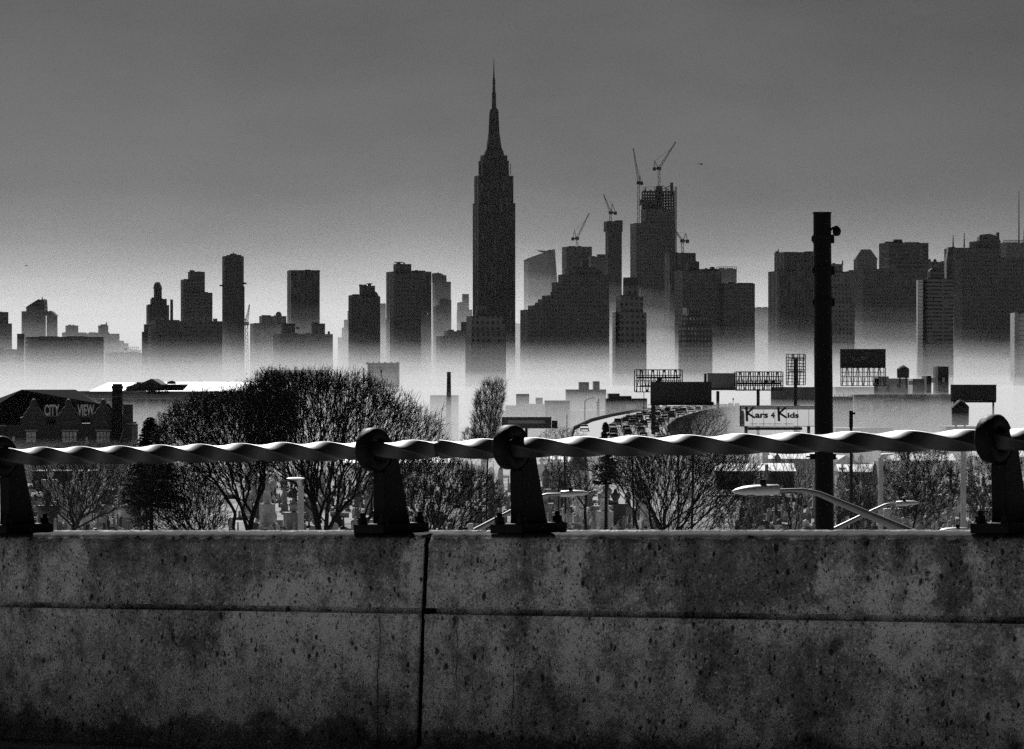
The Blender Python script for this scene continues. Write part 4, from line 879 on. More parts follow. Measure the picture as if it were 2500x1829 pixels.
mb.build('painted_swirl', mat('swirl_paint', .22, .7), r)
board('billboard', 'dark blank billboard behind the large water tank at right', 1280, 2321, 2432, 940, 981, M_boardface, ((2426,5,975),), extra=(('catwalk',2330,2430,980,983,1.2),('lamp_strip',2350,2400,977.6,978.6,.62,M_white),('leg',2328,2332,975,1060,.3)))
r = board('billboard', 'grey board with faint worn lettering above the white board', 1340, 1882, 2003, 946, 989, M_grey, ((1950,9,980),), extra=(('base_band',1883,2002,984,988.5,.62),('top_band',1882,2004,945,948,.62,M_steelgrey)))
D = 1340; mb = text_mb('STORAGE SOUTH', WX(2000,D)-WX(1887,D), 1.2, .06, bold=.02); shift(mb, WX(1887,D), D-.66, WZ(982.6,D)); mb.build('worn_lettering', M_dark, r)
r = board('billboard', 'white board reading Kars 4 Kids beside the black mast', 1040, 1807, 2000, 990.5, 1041, None, ((1822,8,1030),(1975,8,1030)), extra=(('painted_base_shadow',1826,1958,1043,1050,.9),('end_scroll',1807,1815,1002,1036,.64,M_grey)))  # dark rail below the board stands in for the shade there
D = 1040
mb = MB(); mb.add([(WX(1807,D),D-.55,WZ(1041,D)),(WX(2000,D),D-.55,WZ(1041,D)),(WX(2000,D),D-.55,WZ(990.5,D)),(WX(1807,D),D-.55,WZ(990.5,D))], [(0,1,2,3)]); mb.build('vinyl_sheet', M_vinyl, r)
mb = MB()
for a, b, c, d_ in ((1806,1808,990,1041.5),(1999,2001,990,1041.5),(1808,1999,990,991.3),(1808,1999,1040.2,1041.5)): mb.box(WX(a,D), WX(b,D), D-.6, D+.6, WZ(d_,D), WZ(c,D))
for q in range(1,7): x = WX(1807+193*q/7,D); mb.box(x-.04, x+.04, D+.3, D+.5, WZ(1041,D), WZ(990.5,D))
mb.build('frame', M_darksteel, r)
# lettering: two tall brush K and small letters
def stroke(mb, pts, w_):
    pts = [Vector((WX(a,D), D-.62, WZ(b,D))) for a, b in pts]
    for a, b in zip(pts, pts[1:]):
        d = (b-a).normalized(); n_ = Vector((-d.z,0,d.x))*w_; a = a-d*w_*.3; b = b+d*w_*.3
        mb.add([a-n_, b-n_, b+n_, a+n_, a-n_+Vector((0,-.05,0)), b-n_+Vector((0,-.05,0)), b+n_+Vector((0,-.05,0)), a+n_+Vector((0,-.05,0))], [(3,2,1,0),(4,5,6,7),(0,1,5,4),(1,2,6,5),(2,3,7,6),(3,0,4,7)])
for kx in (1820,1898):
    mb = MB(); stroke(mb, [(kx+2,995),(kx+3.5,1028)], .17*1.9); stroke(mb, [(kx+20,995),(kx+4,1008.5)], .14*1.9); stroke(mb, [(kx+5,1009),(kx+22,1020)], .14*1.9); mb.build('letter', M_ink, r)
for txt, x0, x1, yt, yb in (('ars',1843,1875,1009.5,1021),('4',1881,1891,1006.5,1021),('ids',1922,1950,1007,1021)):
    mb = text_mb(txt, WX(x1,D)-WX(x0,D), WZ(yt,D)-WZ(yb,D), .05, bold=.045); shift(mb, WX(x0,D), D-.64, WZ(yb,D)); mb.build('lettering', M_ink, r)
mb = MB()
for a, b in ((1831,1849),(1852,1870),(1872,1885),(1888,1908),(1912,1936)): mb.box(WX(a,D), WX(b,D), D-.63, D-.603, WZ(1035.6,D), WZ(1034.3,D))
mb.build('fine_print', M_grey, r)
board('billboard', 'low board with a blurred pale picture behind the joint bracket', 1000, 1225, 1346, 1019, 1046, M_steelgrey, ((1285,7,1040),), extra=(('gear_box',1347,1361,1027,1046,.8),('picture_band',1240,1330,1026,1034,.53,M_pale)))
D = 420; r = thing('utility_pole', (WX(2078,D), D, 1), 'thin dark utility pole with a thick black top box right of the mast', 'utility pole')
MB().tube([(WX(2079,D),D,0), P(2078,1040,D)], [.2,.15], 10).build('pole', M_darksteel, r); MB().box(WX(2073.5,D), WX(2082,D), D-.3, D+.3, WZ(1044,D), WZ(1003,D)).build('equipment_box', M_blackmetal, r); MB().box(WX(2082,D), WX(2088,D), D-.1, D+.1, WZ(1012,D), WZ(1007,D)).build('side_lamp', M_darksteel, r)

# ------------------------------------------------------------------ motorway and traffic
RD = [(800,1560,1110),(850,1515,1078),(930,1512,1050),(1010,1545,1030),(1090,1585,1018),(1180,1625,1009),(1290,1668,1002),(1420,1712,997),(1560,1765,995),(1750,1840,995),(2000,1960,998)]
ctr = [P(px_, py_, D) for D, px_, py_ in RD]; HWD = 10.5
def road_frame(t):
    t = max(0, min(len(ctr)-1.001, t)); i = int(t); f = t-i; p = ctr[i].lerp(ctr[i+1], f)
    a = (ctr[min(i+1,len(ctr)-1)]-ctr[max(i-1,0)]); b = (ctr[min(i+2,len(ctr)-1)]-ctr[i]); d = a.lerp(b, f); d.z = 0; d.normalize(); return p, d, Vector((d.y,-d.x,0))
mbs = {k: MB() for k in ('s','w','b')}; pts = [road_frame(i*.25) for i in range(4*(len(ctr)-1)+1)]
for (p, d, n), (p2, d2, n2) in zip(pts, pts[1:]):
    a, b, c, e_ = p-n*HWD, p+n*HWD, p2+n2*HWD, p2-n2*HWD
    mbs['s'].add([a,b,c,e_], [(0,1,2,3)])
    for sgn in (-1,1):
        q, q2 = p+n*HWD*sgn, p2+n2*HWD*sgn; lo = Vector((q.x,q.y,0)); lo2 = Vector((q2.x,q2.y,0)); q0, q20 = q-Vector((0,0,1.2)), q2-Vector((0,0,1.2))
        mbs['w'].add([q0,q20,lo2,lo], [(0,1,2,3)])
        o0, o1 = n*.35*sgn, n2*.35*sgn; u1 = Vector((0,0,.85)); dn = Vector((0,0,1.2))
        mbs['b'].add([q-dn,q2-dn,q2-dn+o1,q-dn+o0,q+u1,q2+u1,q2+u1+o1,q+u1+o0], [(3,2,1,0),(4,5,6,7),(0,1,5,4),(2,3,7,6)])
    q, q2 = p-n*3.4, p2-n2*3.4; mbs['b'].add([q-n*.3,q2-n2*.3,q2+n2*.3,q+n*.3]+[v+Vector((0,0,.8)) for v in (q-n*.12,q2-n2*.12,q2+n2*.12,q+n*.12)], [(4,5,6,7),(0,1,5,4),(2,3,7,6)])
p, d, n = pts[0]; a, b = p-n*HWD-Vector((0,0,.01)), p+n*HWD-Vector((0,0,.01)); e1, e2 = Vector((a.x,a.y-95,-.2)), Vector((b.x,b.y-95,-.2)); mbs['w'].add([a,b,e2,e1,Vector((a.x,a.y,-.2)),Vector((b.x,b.y,-.2))], [(0,1,2,3),(0,3,4),(1,5,2)])
tag(mbs['s'].build('motorway', mat('motorway_asphalt', .38, .34, 0, 1, .1)), 'raised motorway curving away into the mist', None, None, 'structure')
tag(mbs['w'].build('motorway_embankment', M_grey), 'side walls of the raised motorway', None, None, 'structure')
tag(mbs['b'].build('motorway_barriers', M_dark), 'low concrete barriers of the motorway', None, None, 'structure')
def make_car(m, label, kind):
    r = thing('car', (0,0,0), label, 'car', 'cars queuing on the motorway')
    L, Wd = (4.6,1.85); H = {0:1.45,1:1.75,2:2.1}[kind]
    side = {0:[(-2.3,.35),(-2.3,.8),(-2.1,.92),(-1.3,.98),(1.2,1.0),(2.1,.85),(2.3,.7),(2.3,.35)], 1:[(-2.3,.4),(-2.3,1.05),(-2.2,1.1),(1.3,1.1),(2.2,.95),(2.35,.75),(2.35,.4)], 2:[(-2.6,.45),(-2.6,1.2),(1.6,1.2),(2.3,1.05),(2.5,.8),(2.5,.45)]}[kind]
    cab = {0:[(-1.9,.95),(-1.2,1.42),(.2,1.45),(1.15,.98)], 1:[(-2.2,1.08),(-2.0,1.7),(.3,1.72),(1.25,1.08)], 2:[(-2.55,1.18),(-2.5,2.1),(.9,2.1),(1.7,1.18)]}[kind]
    mb = MB(); mb.prism(side, -.92, .92); mb.build('body', m, r)
    n = len(cab); vs = [(x,-.88+(.14 if i in (1,2) else 0),z) for i,(x,z) in enumerate(cab)]+[(x,.88-(.14 if i in (1,2) else 0),z) for i,(x,z) in enumerate(cab)]
    mb = MB().box(cab[1][0]-.03, cab[2][0]+.03, -.76, .76, cab[1][1]-.02, cab[1][1]+.05); mb.build('car_roof', m, r)
    mb = MB(); mb.add(vs, [(3,2,1,0),(4,5,6,7),(0,1,5,4),(2,3,7,6),(1,2,6,5)]); mb.build('windows', M_glass, r)
    for x in (-1.45,1.45):
        for y in (-.86,.86):
            mb = MB(); mb.tube([(x,y-.1,.33),(x,y+.1,.33)], .33, 12, False); mb.build('wheel', M_tyre, r)
    for y in (-.68,.68): MB().box(-2.62 if kind == 2 else -2.33, -2.52 if kind == 2 else -2.27, y-.14, y+.14, .7, .86).build('tail_light', M_dark, r)
    return r
CL = {(0,0):'white saloon car in the motorway traffic jam',(1,0):'white tall car in the motorway traffic jam',(2,0):'white van in the motorway traffic jam',(0,1):'silver saloon car in the motorway traffic jam',(1,1):'silver tall car in the motorway traffic jam',(0,2):'grey saloon car in the motorway traffic jam',(1,2):'grey tall car in the motorway traffic jam',(0,3):'black saloon car in the motorway traffic jam',(1,3):'black tall car in the motorway traffic jam'}
protos = {}
def place_car(t, off, k, mi, back=False, label=None):
    p, d, n = road_frame(t); loc = p+n*off+Vector((0,0,.004)); rz = math.atan2(d.y, d.x)+(math.pi if back else 0)
    if (k, mi) not in protos:
        r = protos[(k, mi)] = make_car(M_car[mi], CL[(k,mi)], k)
        r.location = loc; r.rotation_euler = (0,0,rz)
        if label: r['label'] = label
    else: copy_tree(protos[(k,mi)], loc, label or CL[(k,mi)], rz=rz)
keys = list(CL)
for lane, off in enumerate((-1.4,1.7,4.8,7.9)):
    t = .3+random.random()*.2
    while t < 7.8:
        place_car(t, off+random.uniform(-.3,.3), *keys[int(random.random()**1.7*len(keys))])
        i = int(t); seg = (ctr[i+1]-ctr[i]).length; t += (15+random.random()*22+t*3)/seg
place_car(1.9, -8, 0, 0, True, 'single white car alone on the empty left carriageway')
for t, off in ((6.3,-8),(7.2,-6),(5.3,-8)): place_car(t, off, 0, 1, True, 'far car on the empty left carriageway')
for px_, yt, D, lab in ((1428,978,1150,'slim road lamp left of two thin poles'),(1458,979,1250,'thin pole left of a close twin pole'),(1462,973,1240,'slightly taller twin of the thin pole'),(1384,1012,1100,'short thin pole on the road verge'),(1572,958,1180,'thin dark pole left of the black billboard'),(1790,974,1400,'thin pole with a round head right of the blank billboard')):
    r = thing('road_pole', (WX(px_,D),D,0), lab, 'pole'); MB().tube([(WX(px_,D),D,0), P(px_,yt,D)], [.16,.1], 6).build('pole', M_darksteel, r)
    if px_ == 1428: MB().tube([P(1428,979,D), P(1440,973,D), P(1452,971,D)], .09, 4).build('arm', M_darksteel, r)
    if px_ == 1790: MB().lathe([(.1,-.4),(.35,0),(.1,.5)], tuple(P(1790,975,D)), 8).build('lamp_globe', M_darksteel, r)

# ------------------------------------------------------------------ cemetery
def hs_proto(kind, m):
    mb = MB()
    if kind == 'headstone':
        mb.box(-.55,.55,-.25,.25,0,.3); pr_ = [(-.42,.3),(-.42,1.3),(-.3,1.5),(0,1.6),(.3,1.5),(.42,1.3),(.42,.3)]; mb.prism(pr_, -.12, .12)
    elif kind == 'obelisk':
        mb.box(-.9,.9,-.9,.9,0,.4); mb.box(-.65,.65,-.65,.65,.4,1.3); mb.box(-.75,.75,-.75,.75,1.3,1.45)
        a, b = .48, .3; vs = [(x*a,y*a,1.45) for x,y in ((-1,-1),(1,-1),(1,1),(-1,1))]+[(x*b,y*b,5.3) for x,y in ((-1,-1),(1,-1),(1,1),(-1,1))]+[(0,0,6)]
        mb.add(vs, [(0,1,5,4),(1,2,6,5),(2,3,7,6),(3,0,4,7),(4,5,8),(5,6,8),(6,7,8),(7,4,8)])
    elif kind == 'stone_cross':
        mb.box(-.7,.7,-.6,.6,0,.4); mb.box(-.5,.5,-.4,.4,.4,1.2); mb.box(-.16,.16,-.14,.14,1.2,3.4); mb.box(-.6,.6,-.13,.13,2.45,2.77)
    elif kind == 'pedestal_monument':
        mb.box(-1,1,-.9,.9,0,.4); mb.box(-.75,.75,-.65,.65,.4,2.0); mb.box(-.9,.9,-.8,.8,2.0,2.25); mb.lathe([(.3,2.25),(.15,2.4),(.42,2.8),(.45,3.0),(.2,3.2),(.1,3.5)], (0,0,0), 10)
    elif kind == 'grave_statue':
        mb.box(-.8,.8,-.8,.8,0,.5); mb.box(-.6,.6,-.6,.6,.5,2.0)
        mb.lathe([(.42,2.0),(.38,2.5),(.28,3.0),(.34,3.4),(.2,3.62),(.09,3.68),(.15,3.78),(.16,3.92),(.08,4.05)], (0,0,0), 12)
        mb.tube([(-.3,0,3.35),(-.42,-.15,3.05),(-.12,-.3,3.0)], [.1,.09,.07], 6); mb.tube([(.3,0,3.35),(.42,-.15,3.05),(.12,-.3,3.0)], [.1,.09,.07], 6)
    elif kind == 'mausoleum':
        mb.box(-2.6,2.6,-2.2,2.2,0,3.0); mb.prism([(-2.9,3.0),(2.9,3.0),(0,4.5)], -2.4, 2.4); mb.box(-2.3,-1.9,-2.5,-2.2,0,3); mb.box(1.9,2.3,-2.5,-2.2,0,3); mb.box(-.6,.6,-2.26,-2.2,0,2.2)
    me = bpy.data.meshes.new(kind); me.from_pydata([tuple(v) for v in mb.v], [], mb.f); me.polygons.foreach_set('use_smooth', mb.sm); me.materials.append(m); me.update(); return me
HK = [('headstone',.40,'upright headstone with a rounded top in the cemetery'),('obelisk',.2,'obelisk monument in the cemetery'),('stone_cross',.12,'stone cross on a plinth in the cemetery'),('pedestal_monument',.14,'pedestal monument with an urn in the cemetery'),('grave_statue',.1,'statue on a grave pedestal in the cemetery'),('mausoleum',.04,'small gabled mausoleum in the cemetery')]
HM = [(M_stonepale,'pale '),(M_stonegrey,'grey '),(M_stonedark,'dark ')]
meshes = {(k,i): hs_proto(k, HM[i][0]) for k,_,_ in HK for i in range(3)}
zones = [(1330,1580,1.0),(80,345,.5),(1090,1340,.3),(560,1000,.35),(1850,2380,.55)]
cnt = 0
while cnt < 292:
    z = random.choices(zones, [q[2]*(q[1]-q[0]) for q in zones])[0]
    py_ = random.uniform(1150, 1312); D = F*CZ/(py_-HY); px_ = random.uniform(z[0], z[1])
    k = random.choices(HK, [h[1] for h in HK])[0]; i = random.choices((0,1,2), (.42,.36,.22))[0]
    if k[0] == 'mausoleum' and D < 950: continue
    o = bpy.data.objects.new(k[0], meshes[(k[0],i)]); col.objects.link(o); sc = random.uniform(1.1,2.0)*(.7 if k[0] in ('mausoleum','obelisk') else 1); o.location = (WX(px_,D), D, 0); o.scale = (sc,sc,sc*random.uniform(.9,1.25)); o.rotation_euler = (0,0,random.gauss(.25,.15))
    tag(o, HM[i][1]+k[2], 'grave monument', HM[i][1]+k[0].replace('_',' ')+'s'); cnt += 1
# low sheds and a white wall seen through the trees at right
for (x0, x1, yt, D, lab, m, roof) in ((1870,1990,1120,980,'low shed with bright roof seen through the slender tree',M_grey,1),(1855,1940,1150,900,'second low bright-roofed shed left of the black mast',M_steelgrey,1),(2040,2130,1062,1180,'pale blank wall building right of the black mast below the bar',M_pale,0),(2150,2330,1090,1150,'long dark building behind the right-hand bare trees',M_dark,0),(1340,1560,1128,1120,'dim low building behind the cemetery monuments',M_dark,1),(2380,2500,1115,1100,'pale building at the right edge below the bar',M_grey,1),(1905,2000,1138,1010,'flat grey shed beside the slender bare tree',M_grey,1),(2050,2135,1152,950,'pale flat shed behind the crossing lamp arms',M_pale,1),(2180,2330,1124,1060,'long grey shed behind the right-hand bare trees',M_grey,1),(1750,1840,1150,930,'small pale shed at the right edge of the dark thicket',M_pale,1),(80,230,1150,930,'low grey shed behind the leftmost pale tree',M_grey,0),(340,520,1128,1100,'low pale building behind the left bare tree',M_grey,0),(840,1100,1130,1150,'dim building behind the trees left of the joint',M_grey,1)):
    r = thing('shed', (WX(x0,D),D,0), lab, 'building'); MB().box(WX(x0,D), WX(x1,D), D, D+14, 0, WZ(yt,D)).build('wall', m, r)
    if roof:
        mb = MB(); a, b, z = WX(x0-3,D), WX(x1+3,D), WZ(yt,D); mb.add([(a,D-.6,z),(b,D-.6,z),(b,D+7,z+1.6),(a,D+7,z+1.6),(b,D+14.6,z),(a,D+14.6,z)], [(0,1,2,3),(3,2,4,5),(1,4,2),(0,3,5),(0,5,4,1)]); mb.build('roof', M_whiteroof, r)

# farther and smaller stones that nobody could count, one mass behind the separate ones
mb = MB(); rs = random.Random(5)
for _ in range(3200):
    py_ = rs.uniform(1150, 1330); D = F*CZ/(py_-HY); px_ = rs.choice((rs.uniform(60,360), rs.uniform(560,1340), rs.uniform(1330,1600), rs.uniform(1330,1600), rs.uniform(1800,2420), rs.uniform(1800,2420))); x = WX(px_,D)
    w_ = rs.uniform(.3,.65); h = rs.uniform(.8,2.3); t = rs.random()
    if t < .6: mb.prism([(x-w_,0),(x-w_,h*.8),(x-w_*.5,h),(x+w_*.5,h),(x+w_,h*.8),(x+w_,0)], D-.15, D+.15)
    elif t < .85: mb.box(x-w_*1.2, x+w_*1.2, D-.5, D+.5, 0, .5); mb.prism([(x-w_*.5,.5),(x-w_*.3,h*1.4),(x,h*1.5),(x+w_*.3,h*1.4),(x+w_*.5,.5)], D-w_*.4, D+w_*.4)
    else: mb.box(x-w_*2, x+w_*2, D-.4, D+.4, 0, h*.5)
def stones_mat():
    m = mat('mixed_headstones', .3, .8); N = NX(m); geo = m.node_tree.nodes.new('ShaderNodeNewGeometry'); N.L.new(N.rng(geo.outputs['Random Per Island'], 0, 1, .04, .62), m.node_tree.nodes['Principled BSDF'].inputs['Base Color']); return m
tag(mb.build('distant_headstones', stones_mat()), 'dense rows of small headstones filling the cemetery', None, None, 'stuff')
# ------------------------------------------------------------------ bare winter trees
def inpoly(poly, x, y):
    c = False; n = len(poly); j = n-1
    for i in range(n):
        xi, yi = poly[i]; xj, yj = poly[j]
        if (yi > y) != (yj > y) and x < (xj-xi)*(y-yi)/(yj-yi)+xi: c = not c
        j = i
    return c
def tree(label, D, base_px, poly, n, fork_y, seed, bf=.55, r_tip=.014, rpow=2.35, twigs=3, twlen=.8, twr=.011, depth=.75, m=None, leaves=0, leafsize=.12, name='bare_tree', stems=1, bias=0.0, cat='tree', step=None, thick=.055):
    """grow branches from the fork through points scattered in a crown volume; the crown outline is given in photo pixels at distance D"""
    m = m or M_bark; rg = np.random.default_rng(seed); sc = D/F
    xs_ = [p[0] for p in poly]; ys_ = [p[1] for p in poly]; x0, x1, y0, y1 = min(xs_), max(xs_), min(ys_), max(ys_)
    cx_, hw = (x0+x1)/2, (x1-x0)/2; T = []
    while len(T) < n:
        a, b = rg.uniform(x0,x1), rg.uniform(y0,y1)
        if bias and rg.random() < bias*(b-y0)/(y1-y0): continue
        if not inpoly(poly, a+rg.normal(0,hw*.05), b+rg.normal(0,hw*.045)): continue
        w_ = math.sqrt(max(.05, 1-((a-cx_)/hw)**2)); T.append((WX(a,D), D+rg.uniform(-1,1)*hw*sc*depth*w_, WZ(b,D)))
    T = np.array(T); gz = terr(D); step = step or hw*sc*.06
    nodes = [(WX(base_px,D), float(D), gz)]; par = [-1]; plen = [0.0]
    fz = WZ(fork_y,D)
    k = max(2, int((fz-gz)/1.5))
    for s_ in range(stems):
        last = 0; ox, oy = (0,0) if stems == 1 else (rg.uniform(-.5,.5), rg.uniform(-.5,.5))
        for i in range(1, k+1):
            t = i/k; nodes.append((nodes[0][0]+ox*t*2+math.sin(t*3+seed+s_)*.12, D+oy*t*2+math.cos(t*2+seed)*.1, gz+(fz-gz)*t)); par.append(last); last = len(nodes)-1; plen.append(0 if stems == 1 else 0)
    A = np.zeros((n*14+200,3)); PL = np.zeros(n*14+200); c = len(nodes); A[:c] = nodes; PL[:c] = plen; first = 0 if c < 3 else c-1
    root = A[c-1]; order = np.argsort(((T-root)**2).sum(1))
    for ti in order:
        t = T[ti]; dv = A[first:c]-t; d = np.sqrt((dv**2).sum(1)); cost = d+bf*PL[first:c]
        cost = cost+np.maximum(0, A[first:c,2]-t[2])*.5
        j = int(np.argmin(cost))+first; dist = d[j-first]; ns = max(1, int(dist/step)); prev = j; st = A[j].copy()
        bend = rg.normal(0, .12, 3)*dist; bend[2] -= 0; bend[2] += -.05*dist
        for q in range(1, ns+1):
            f = q/ns; p = st+(t-st)*f+bend*math.sin(math.pi*f)+rg.normal(0,.02,3)*step
            if c >= len(A)-1: break
            A[c] = p; PL[c] = PL[prev]+np.linalg.norm(p-A[prev]); par.append(prev); prev = c; c += 1
    rad = np.zeros(c); ch = np.zeros(c, int)
    for i in range(c-1, 0, -1):
        rad[i] = (rad[i] if rad[i] > 0 else r_tip**rpow); rad[par[i]] += rad[i]; ch[par[i]] += 1
    rad = rad**(1/rpow); rad *= thick_fix(rad[0], thick*hw*sc)
    A = A[:c]
    tr, cr = MB(), MB(); rt = .06*max(1, hw*sc/12)
    def seg(mb, a, b, ra, rb, n_):
        t = b-a; L_ = np.linalg.norm(t)
        if L_ < 1e-6: return
        t = t/L_; up = np.array((0,0,1.)) if abs(t[2]) < .9 else np.array((1.,0,0)); u = np.cross(t,up); u /= np.linalg.norm(u); v = np.cross(u,t); vs = []
        for p, r_ in ((a,ra),(b,rb)):
            for k_ in range(n_): th = 2*math.pi*k_/n_; vs.append(tuple(p+(u*math.cos(th)+v*math.sin(th))*r_))
        mb.add(vs, [(k_,(k_+1)%n_,n_+(k_+1)%n_,n_+k_) for k_ in range(n_)], n_ > 4)
    minr = r_tip
    for i in range(1, c):
        p = par[i]; ra, rb = max(minr, min(rad[p], rad[i]*1.25)), max(minr, rad[i])
        seg(tr if rad[i] > rt else cr, A[p], A[i], ra, rb, 8 if rad[i] > rt*2 else (5 if rad[i] > rt else 3))
    ctr_ = np.array((WX(base_px,D), D, fz))
    idx = [i for i in range(1, c) if rad[i] < rt*.7]
    lv = MB()
    for i in idx:
        for q in range(twigs if ch[i] == 0 else max(1, twigs//2)):
            if rg.random() < .25: continue
            d0 = A[i]-A[par[i]]; d0 = d0/(np.linalg.norm(d0)+1e-6); out = A[i]-ctr_; out = out/(np.linalg.norm(out)+1e-6)
            dr = d0*.5+out*.5+rg.normal(0,.6,3)+np.array((0,0,.2)); dr /= np.linalg.norm(dr); L_ = twlen*rg.uniform(.4,1.1)
            mid_ = A[i]+dr*L_*.5+rg.normal(0,.05,3)*L_; end = mid_+(dr+rg.normal(0,.3,3))*L_*.5
            w1 = np.cross(dr, rg.normal(0,1,3)); w1 = w1/(np.linalg.norm(w1)+1e-6)*twr
            cr.add([tuple(A[i]-w1), tuple(A[i]+w1), tuple(mid_+w1*.8), tuple(mid_-w1*.8), tuple(end)], [(0,1,2,3),(3,2,4)])
            for _ in range(leaves):
                c0_ = A[i]+(end-A[i])*rg.uniform(.2,1)+rg.normal(0,.1,3); e1 = rg.normal(0,1,3); e1 *= leafsize/np.linalg.norm(e1); e2 = rg.normal(0,1,3); e2 *= leafsize*.6/np.linalg.norm(e2)
                lv.add([tuple(c0_-e1), tuple(c0_+e2), tuple(c0_+e1), tuple(c0_-e2)], [(0,1,2,3)])
    r = thing(name, (WX(base_px,D), D, gz), label, cat)
    if tr.f: tr.build('trunk', m, r)
    cr.build('crown', m, r)
    if lv.f: lv.build('leaves', M_leaf, r)
    return r
def thick_fix(r0, target): return target/max(r0, 1e-4)

tree('broad bare tree right part of the big crown, open fan of dark limbs', 330, 815, [(590,1040),(600,980),(640,938),(680,914),(720,915),(760,921),(800,912),(840,925),(880,925),(930,950),(965,975),(1000,985),(1040,1020),(1080,1048),(1090,1075),(1060,1130),(1000,1170),(950,1200),(880,1215),(800,1215),(720,1200),(660,1160),(600,1090)], 5200, 1400, 11, .8, .016, 2.2, 5, 1.15, .02, .6, leaves=0, bias=.9, thick=.05, stems=3)
tree('broad bare tree forming the darker left part of the big crown', 322, 650, [(372,1080),(395,1030),(440,990),(500,966),(560,966),(610,945),(650,922),(690,916),(712,950),(722,1000),(712,1060),(690,1110),(660,1150),(630,1185),(580,1200),(520,1185),(460,1150),(415,1100)], 2900, 1400, 12, .75, .016, 2.2, 6, 1.0, .02, .65, leaves=1, leafsize=.08, bias=.85, thick=.05, stems=3)
tree('low dense bushy tree at the left foot of the big crown', 318, 470, [(315,1200),(330,1165),(360,1145),(410,1130),(470,1150),(530,1185),(560,1230),(560,1290),(500,1300),(400,1300),(330,1285),(305,1250)], 1500, 1385, 13, .8, .015, 2.2, 5, .9, .018, .8, bias=.7, thick=.055, stems=2)
tree('rounded bare tree between the two middle brackets', 340, 1040, [(960,1160),(990,1130),(1040,1118),(1090,1120),(1140,1130),(1180,1150),(1215,1185),(1228,1230),(1215,1280),(1170,1300),(1100,1300),(1000,1300),(960,1260)], 1900, 1385, 14, .8, .014, 2.2, 5, .9, .016, .8, bias=.7, thick=.05, stems=2)
tree('pale grey spreading tree behind the leftmost bracket', 430, 185, [(70,1180),(90,1130),(140,1100),(200,1090),(260,1095),(310,1120),(340,1160),(345,1210),(310,1240),(260,1260),(200,1262),(140,1255),(90,1240)], 1700, 1292, 15, .7, .018, 2.2, 5, 1.1, .018, .7, M_bark_hazed, bias=.5, thick=.05)
tree('feathery upright poplar-like tree in the gap of the skyline', 520, 1190, [(1150,1065),(1152,1010),(1162,960),(1180,930),(1200,924),(1220,926),(1235,935),(1232,975),(1222,1020),(1215,1070),(1200,1120),(1165,1120)], 900, 1125, 16, .9, .014, 2.3, 4, 1.0, .014, .8, M_bark_hazed, thick=.05)
tree('low dense tree at the left of the feathery upright tree', 540, 1150, [(1125,1075),(1135,1050),(1150,1045),(1165,1055),(1172,1080),(1165,1110),(1130,1110)], 250, 1130, 17, .5, .014, 2.3, 4, .8, .014, .8, M_bark_hazed, thick=.05)
tree('large dark thicket-like tree below the bar right of centre', 360, 1640, [(1465,1170),(1500,1130),(1550,1100),(1620,1085),(1700,1085),(1770,1095),(1830,1120),(1860,1150),(1850,1200),(1800,1240),(1760,1290),(1700,1300),(1640,1300),(1580,1300),(1590,1240),(1540,1190)], 3000, 1390, 18, .8, .014, 2.2, 5, 1.1, .017, .7, bias=.9, thick=.045, stems=3)
tree('thin bare tree with drooping arc branches left of the dark thicket', 380, 1560, [(1390,1150),(1430,1115),(1500,1100),(1560,1110),(1600,1150),(1590,1210),(1560,1230),(1520,1190),(1470,1160),(1430,1150)], 500, 1300, 19, .7, .012, 2.3, 4, .8, .012, .6, thick=.03)
tree('slender v-shaped bare tree left of the black mast', 330, 1934, [(1868,1140),(1880,1110),(1910,1095),(1950,1100),(1985,1120),(1990,1170),(1975,1220),(1955,1260),(1930,1275),(1905,1240),(1885,1190)], 330, 1300, 20, .8, .012, 2.3, 2, .8, .010, .5, thick=.045)
tree('mid grey bare tree right of the thin lamp post', 420, 2235, [(2150,1180),(2165,1130),(2200,1100),(2250,1090),(2300,1100),(2335,1140),(2340,1200),(2320,1250),(2260,1270),(2200,1260),(2160,1230)], 1300, 1330, 21, .6, .014, 2.3, 5, .9, .015, .7, M_bark, leaves=1, leafsize=.1, thick=.035)
tree('bare tree right of the black mast behind the crossing lamp arms', 440, 2095, [(2040,1190),(2050,1150),(2090,1130),(2130,1140),(2150,1190),(2140,1250),(2090,1280),(2050,1250)], 800, 1330, 22, .6, .014, 2.3, 4, .9, .014, .7, M_bark_hazed, thick=.035)
tree('dark bare tree beside the rightmost bracket', 400, 2420, [(2330,1180),(2350,1120),(2400,1100),(2460,1100),(2520,1110),(2530,1200),(2480,1260),(2400,1280),(2350,1240)], 900, 1310, 23, .5, .013, 2.3, 4, .9, .013, .7, leaves=1, leafsize=.1, thick=.035)
tree('small tree with a leaning trunk beside the lettered white board', 620, 1690, [(1660,1065),(1668,1035),(1690,1012),(1730,998),(1762,1002),(1782,1028),(1774,1060),(1740,1085),(1690,1085)], 700, 1120, 24, .7, .014, 2.3, 3, .7, .014, .7, M_bark, thick=.05)
tree('hazy bush-like tree in front of the traffic under the black billboard', 680, 1655, [(1590,1065),(1596,1030),(1625,1012),(1660,1008),(1688,1022),(1690,1060),(1680,1095),(1620,1095)], 800, 1115, 25, .5, .016, 2.3, 4, .9, .016, .8, M_bark_hazed, thick=.05)
tree('dark scrubby tree left of the black billboard column', 640, 1545, [(1496,1060),(1508,1024),(1535,1010),(1562,1020),(1585,1045),(1590,1075),(1560,1095),(1510,1090)], 620, 1115, 26, .5, .015, 2.3, 4, .8, .015, .8, M_bark, thick=.05)
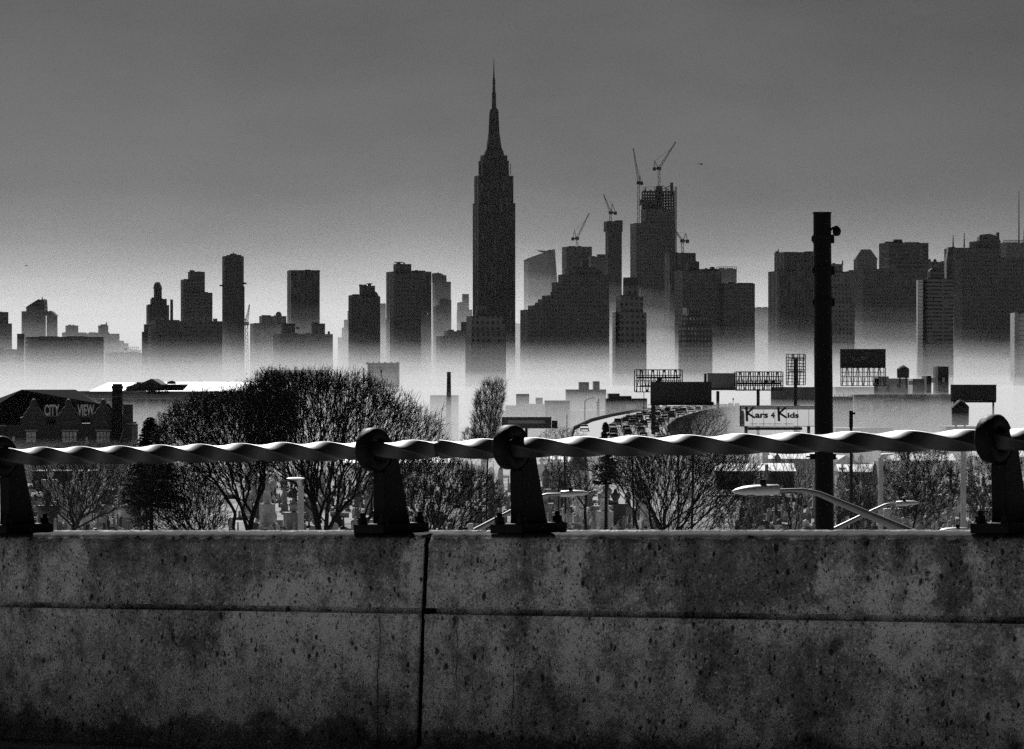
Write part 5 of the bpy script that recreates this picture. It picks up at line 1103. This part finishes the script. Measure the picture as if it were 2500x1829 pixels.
tree('low dark scrub on the verge left of the motorway', 700, 1380, [(1310,1070),(1330,1050),(1370,1042),(1410,1046),(1432,1062),(1430,1085),(1320,1090)], 420, 1110, 27, .4, .015, 2.3, 4, .7, .015, .9, M_bark, thick=.04, name='shrub', cat='shrub')
tree('dim bare tree left of the thin arc-branched tree', 470, 1365, [(1325,1130),(1340,1105),(1380,1095),(1420,1105),(1430,1140),(1400,1160),(1350,1165)], 300, 1200, 28, .6, .013, 2.3, 4, .8, .012, .7, M_bark_hazed, thick=.04)
tree('slender upright sapling in front of the pale warehouse', 700, 388, [(372,1060),(376,1025),(386,1005),(398,1015),(404,1050),(395,1085),(380,1085)], 130, 1110, 29, .9, .014, 2.3, 2, .6, .012, .7, M_bark_hazed, thick=.06)

tree('low twiggy tree between the dark thicket and the slender tree', 470, 1800, [(1740,1230),(1760,1195),(1800,1180),(1850,1190),(1875,1230),(1860,1290),(1800,1310),(1750,1290)], 600, 1345, 31, .7, .014, 2.3, 4, .8, .014, .8, M_bark_hazed, thick=.045)
tree('low twiggy tree under the long lamp arm right of the mast', 500, 2050, [(2035,1250),(2060,1215),(2110,1205),(2150,1230),(2160,1280),(2110,1310),(2050,1305)], 500, 1345, 32, .7, .014, 2.3, 4, .8, .014, .8, M_bark_hazed, thick=.045)
tree('dim spreading tree behind the cemetery monuments', 620, 1430, [(1330,1180),(1345,1140),(1390,1118),(1440,1115),(1490,1130),(1510,1170),(1480,1200),(1420,1205),(1360,1200)], 800, 1250, 33, .6, .016, 2.3, 4, .9, .018, .7, M_bark_hazed, thick=.04)

def conifer(label, D, cx_, ytop, ybot, wid, seed, dens=1.0):
    rg = random.Random(seed); r = thing('conifer', (WX(cx_,D), D, terr(D)), label, 'tree'); zt, zb = WZ(ytop,D), WZ(ybot,D); W_ = wid/2*D/F; x = WX(cx_,D)
    MB().tube([(x,D,terr(D)), (x+.1,D,(zt+zb)/2), (x,D,zt)], [.3,.18,.03], 8).build('trunk', M_bark, r); mb = MB(); n = int(120*dens)
    for i in range(n):
        f = (i+rg.random())/n; z = zt-(zt-zb)*f; L_ = W_*(.12+.9*f)*rg.uniform(.55,1.08); a = rg.uniform(0, 2*math.pi); dx, dy = math.cos(a), math.sin(a)
        for q in range(26):
            t = rg.random()**.7; cx2, cy2, cz2 = x+dx*L_*t, D+dy*L_*t, z-.18*L_*t+.12*L_*t*t+rg.gauss(0,.06); s_ = .16*(1.25-t*.6)+.05
            e1 = (dx*s_+rg.gauss(0,.5)*s_, dy*s_+rg.gauss(0,.5)*s_, rg.gauss(-.2,.4)*s_); e2 = (rg.gauss(0,.4)*s_, rg.gauss(0,.4)*s_, rg.gauss(0,.4)*s_)
            mb.add([(cx2-e1[0],cy2-e1[1],cz2-e1[2]),(cx2+e2[0],cy2+e2[1],cz2+e2[2]),(cx2+e1[0],cy2+e1[1],cz2+e1[2]),(cx2-e2[0],cy2-e2[1],cz2-e2[2])], [(0,1,2,3)])
    mb.build('crown', M_leaf, r); return r
conifer('small dark spruce in front of the pale warehouse', 420, 368, 1022, 1235, 210, 3, 3.2)
conifer('small dark spruce at the verge beside the motorway', 600, 1479, 1033, 1180, 90, 4, 1.6)
# hazy thickets far beyond the cemetery that read as one mass each
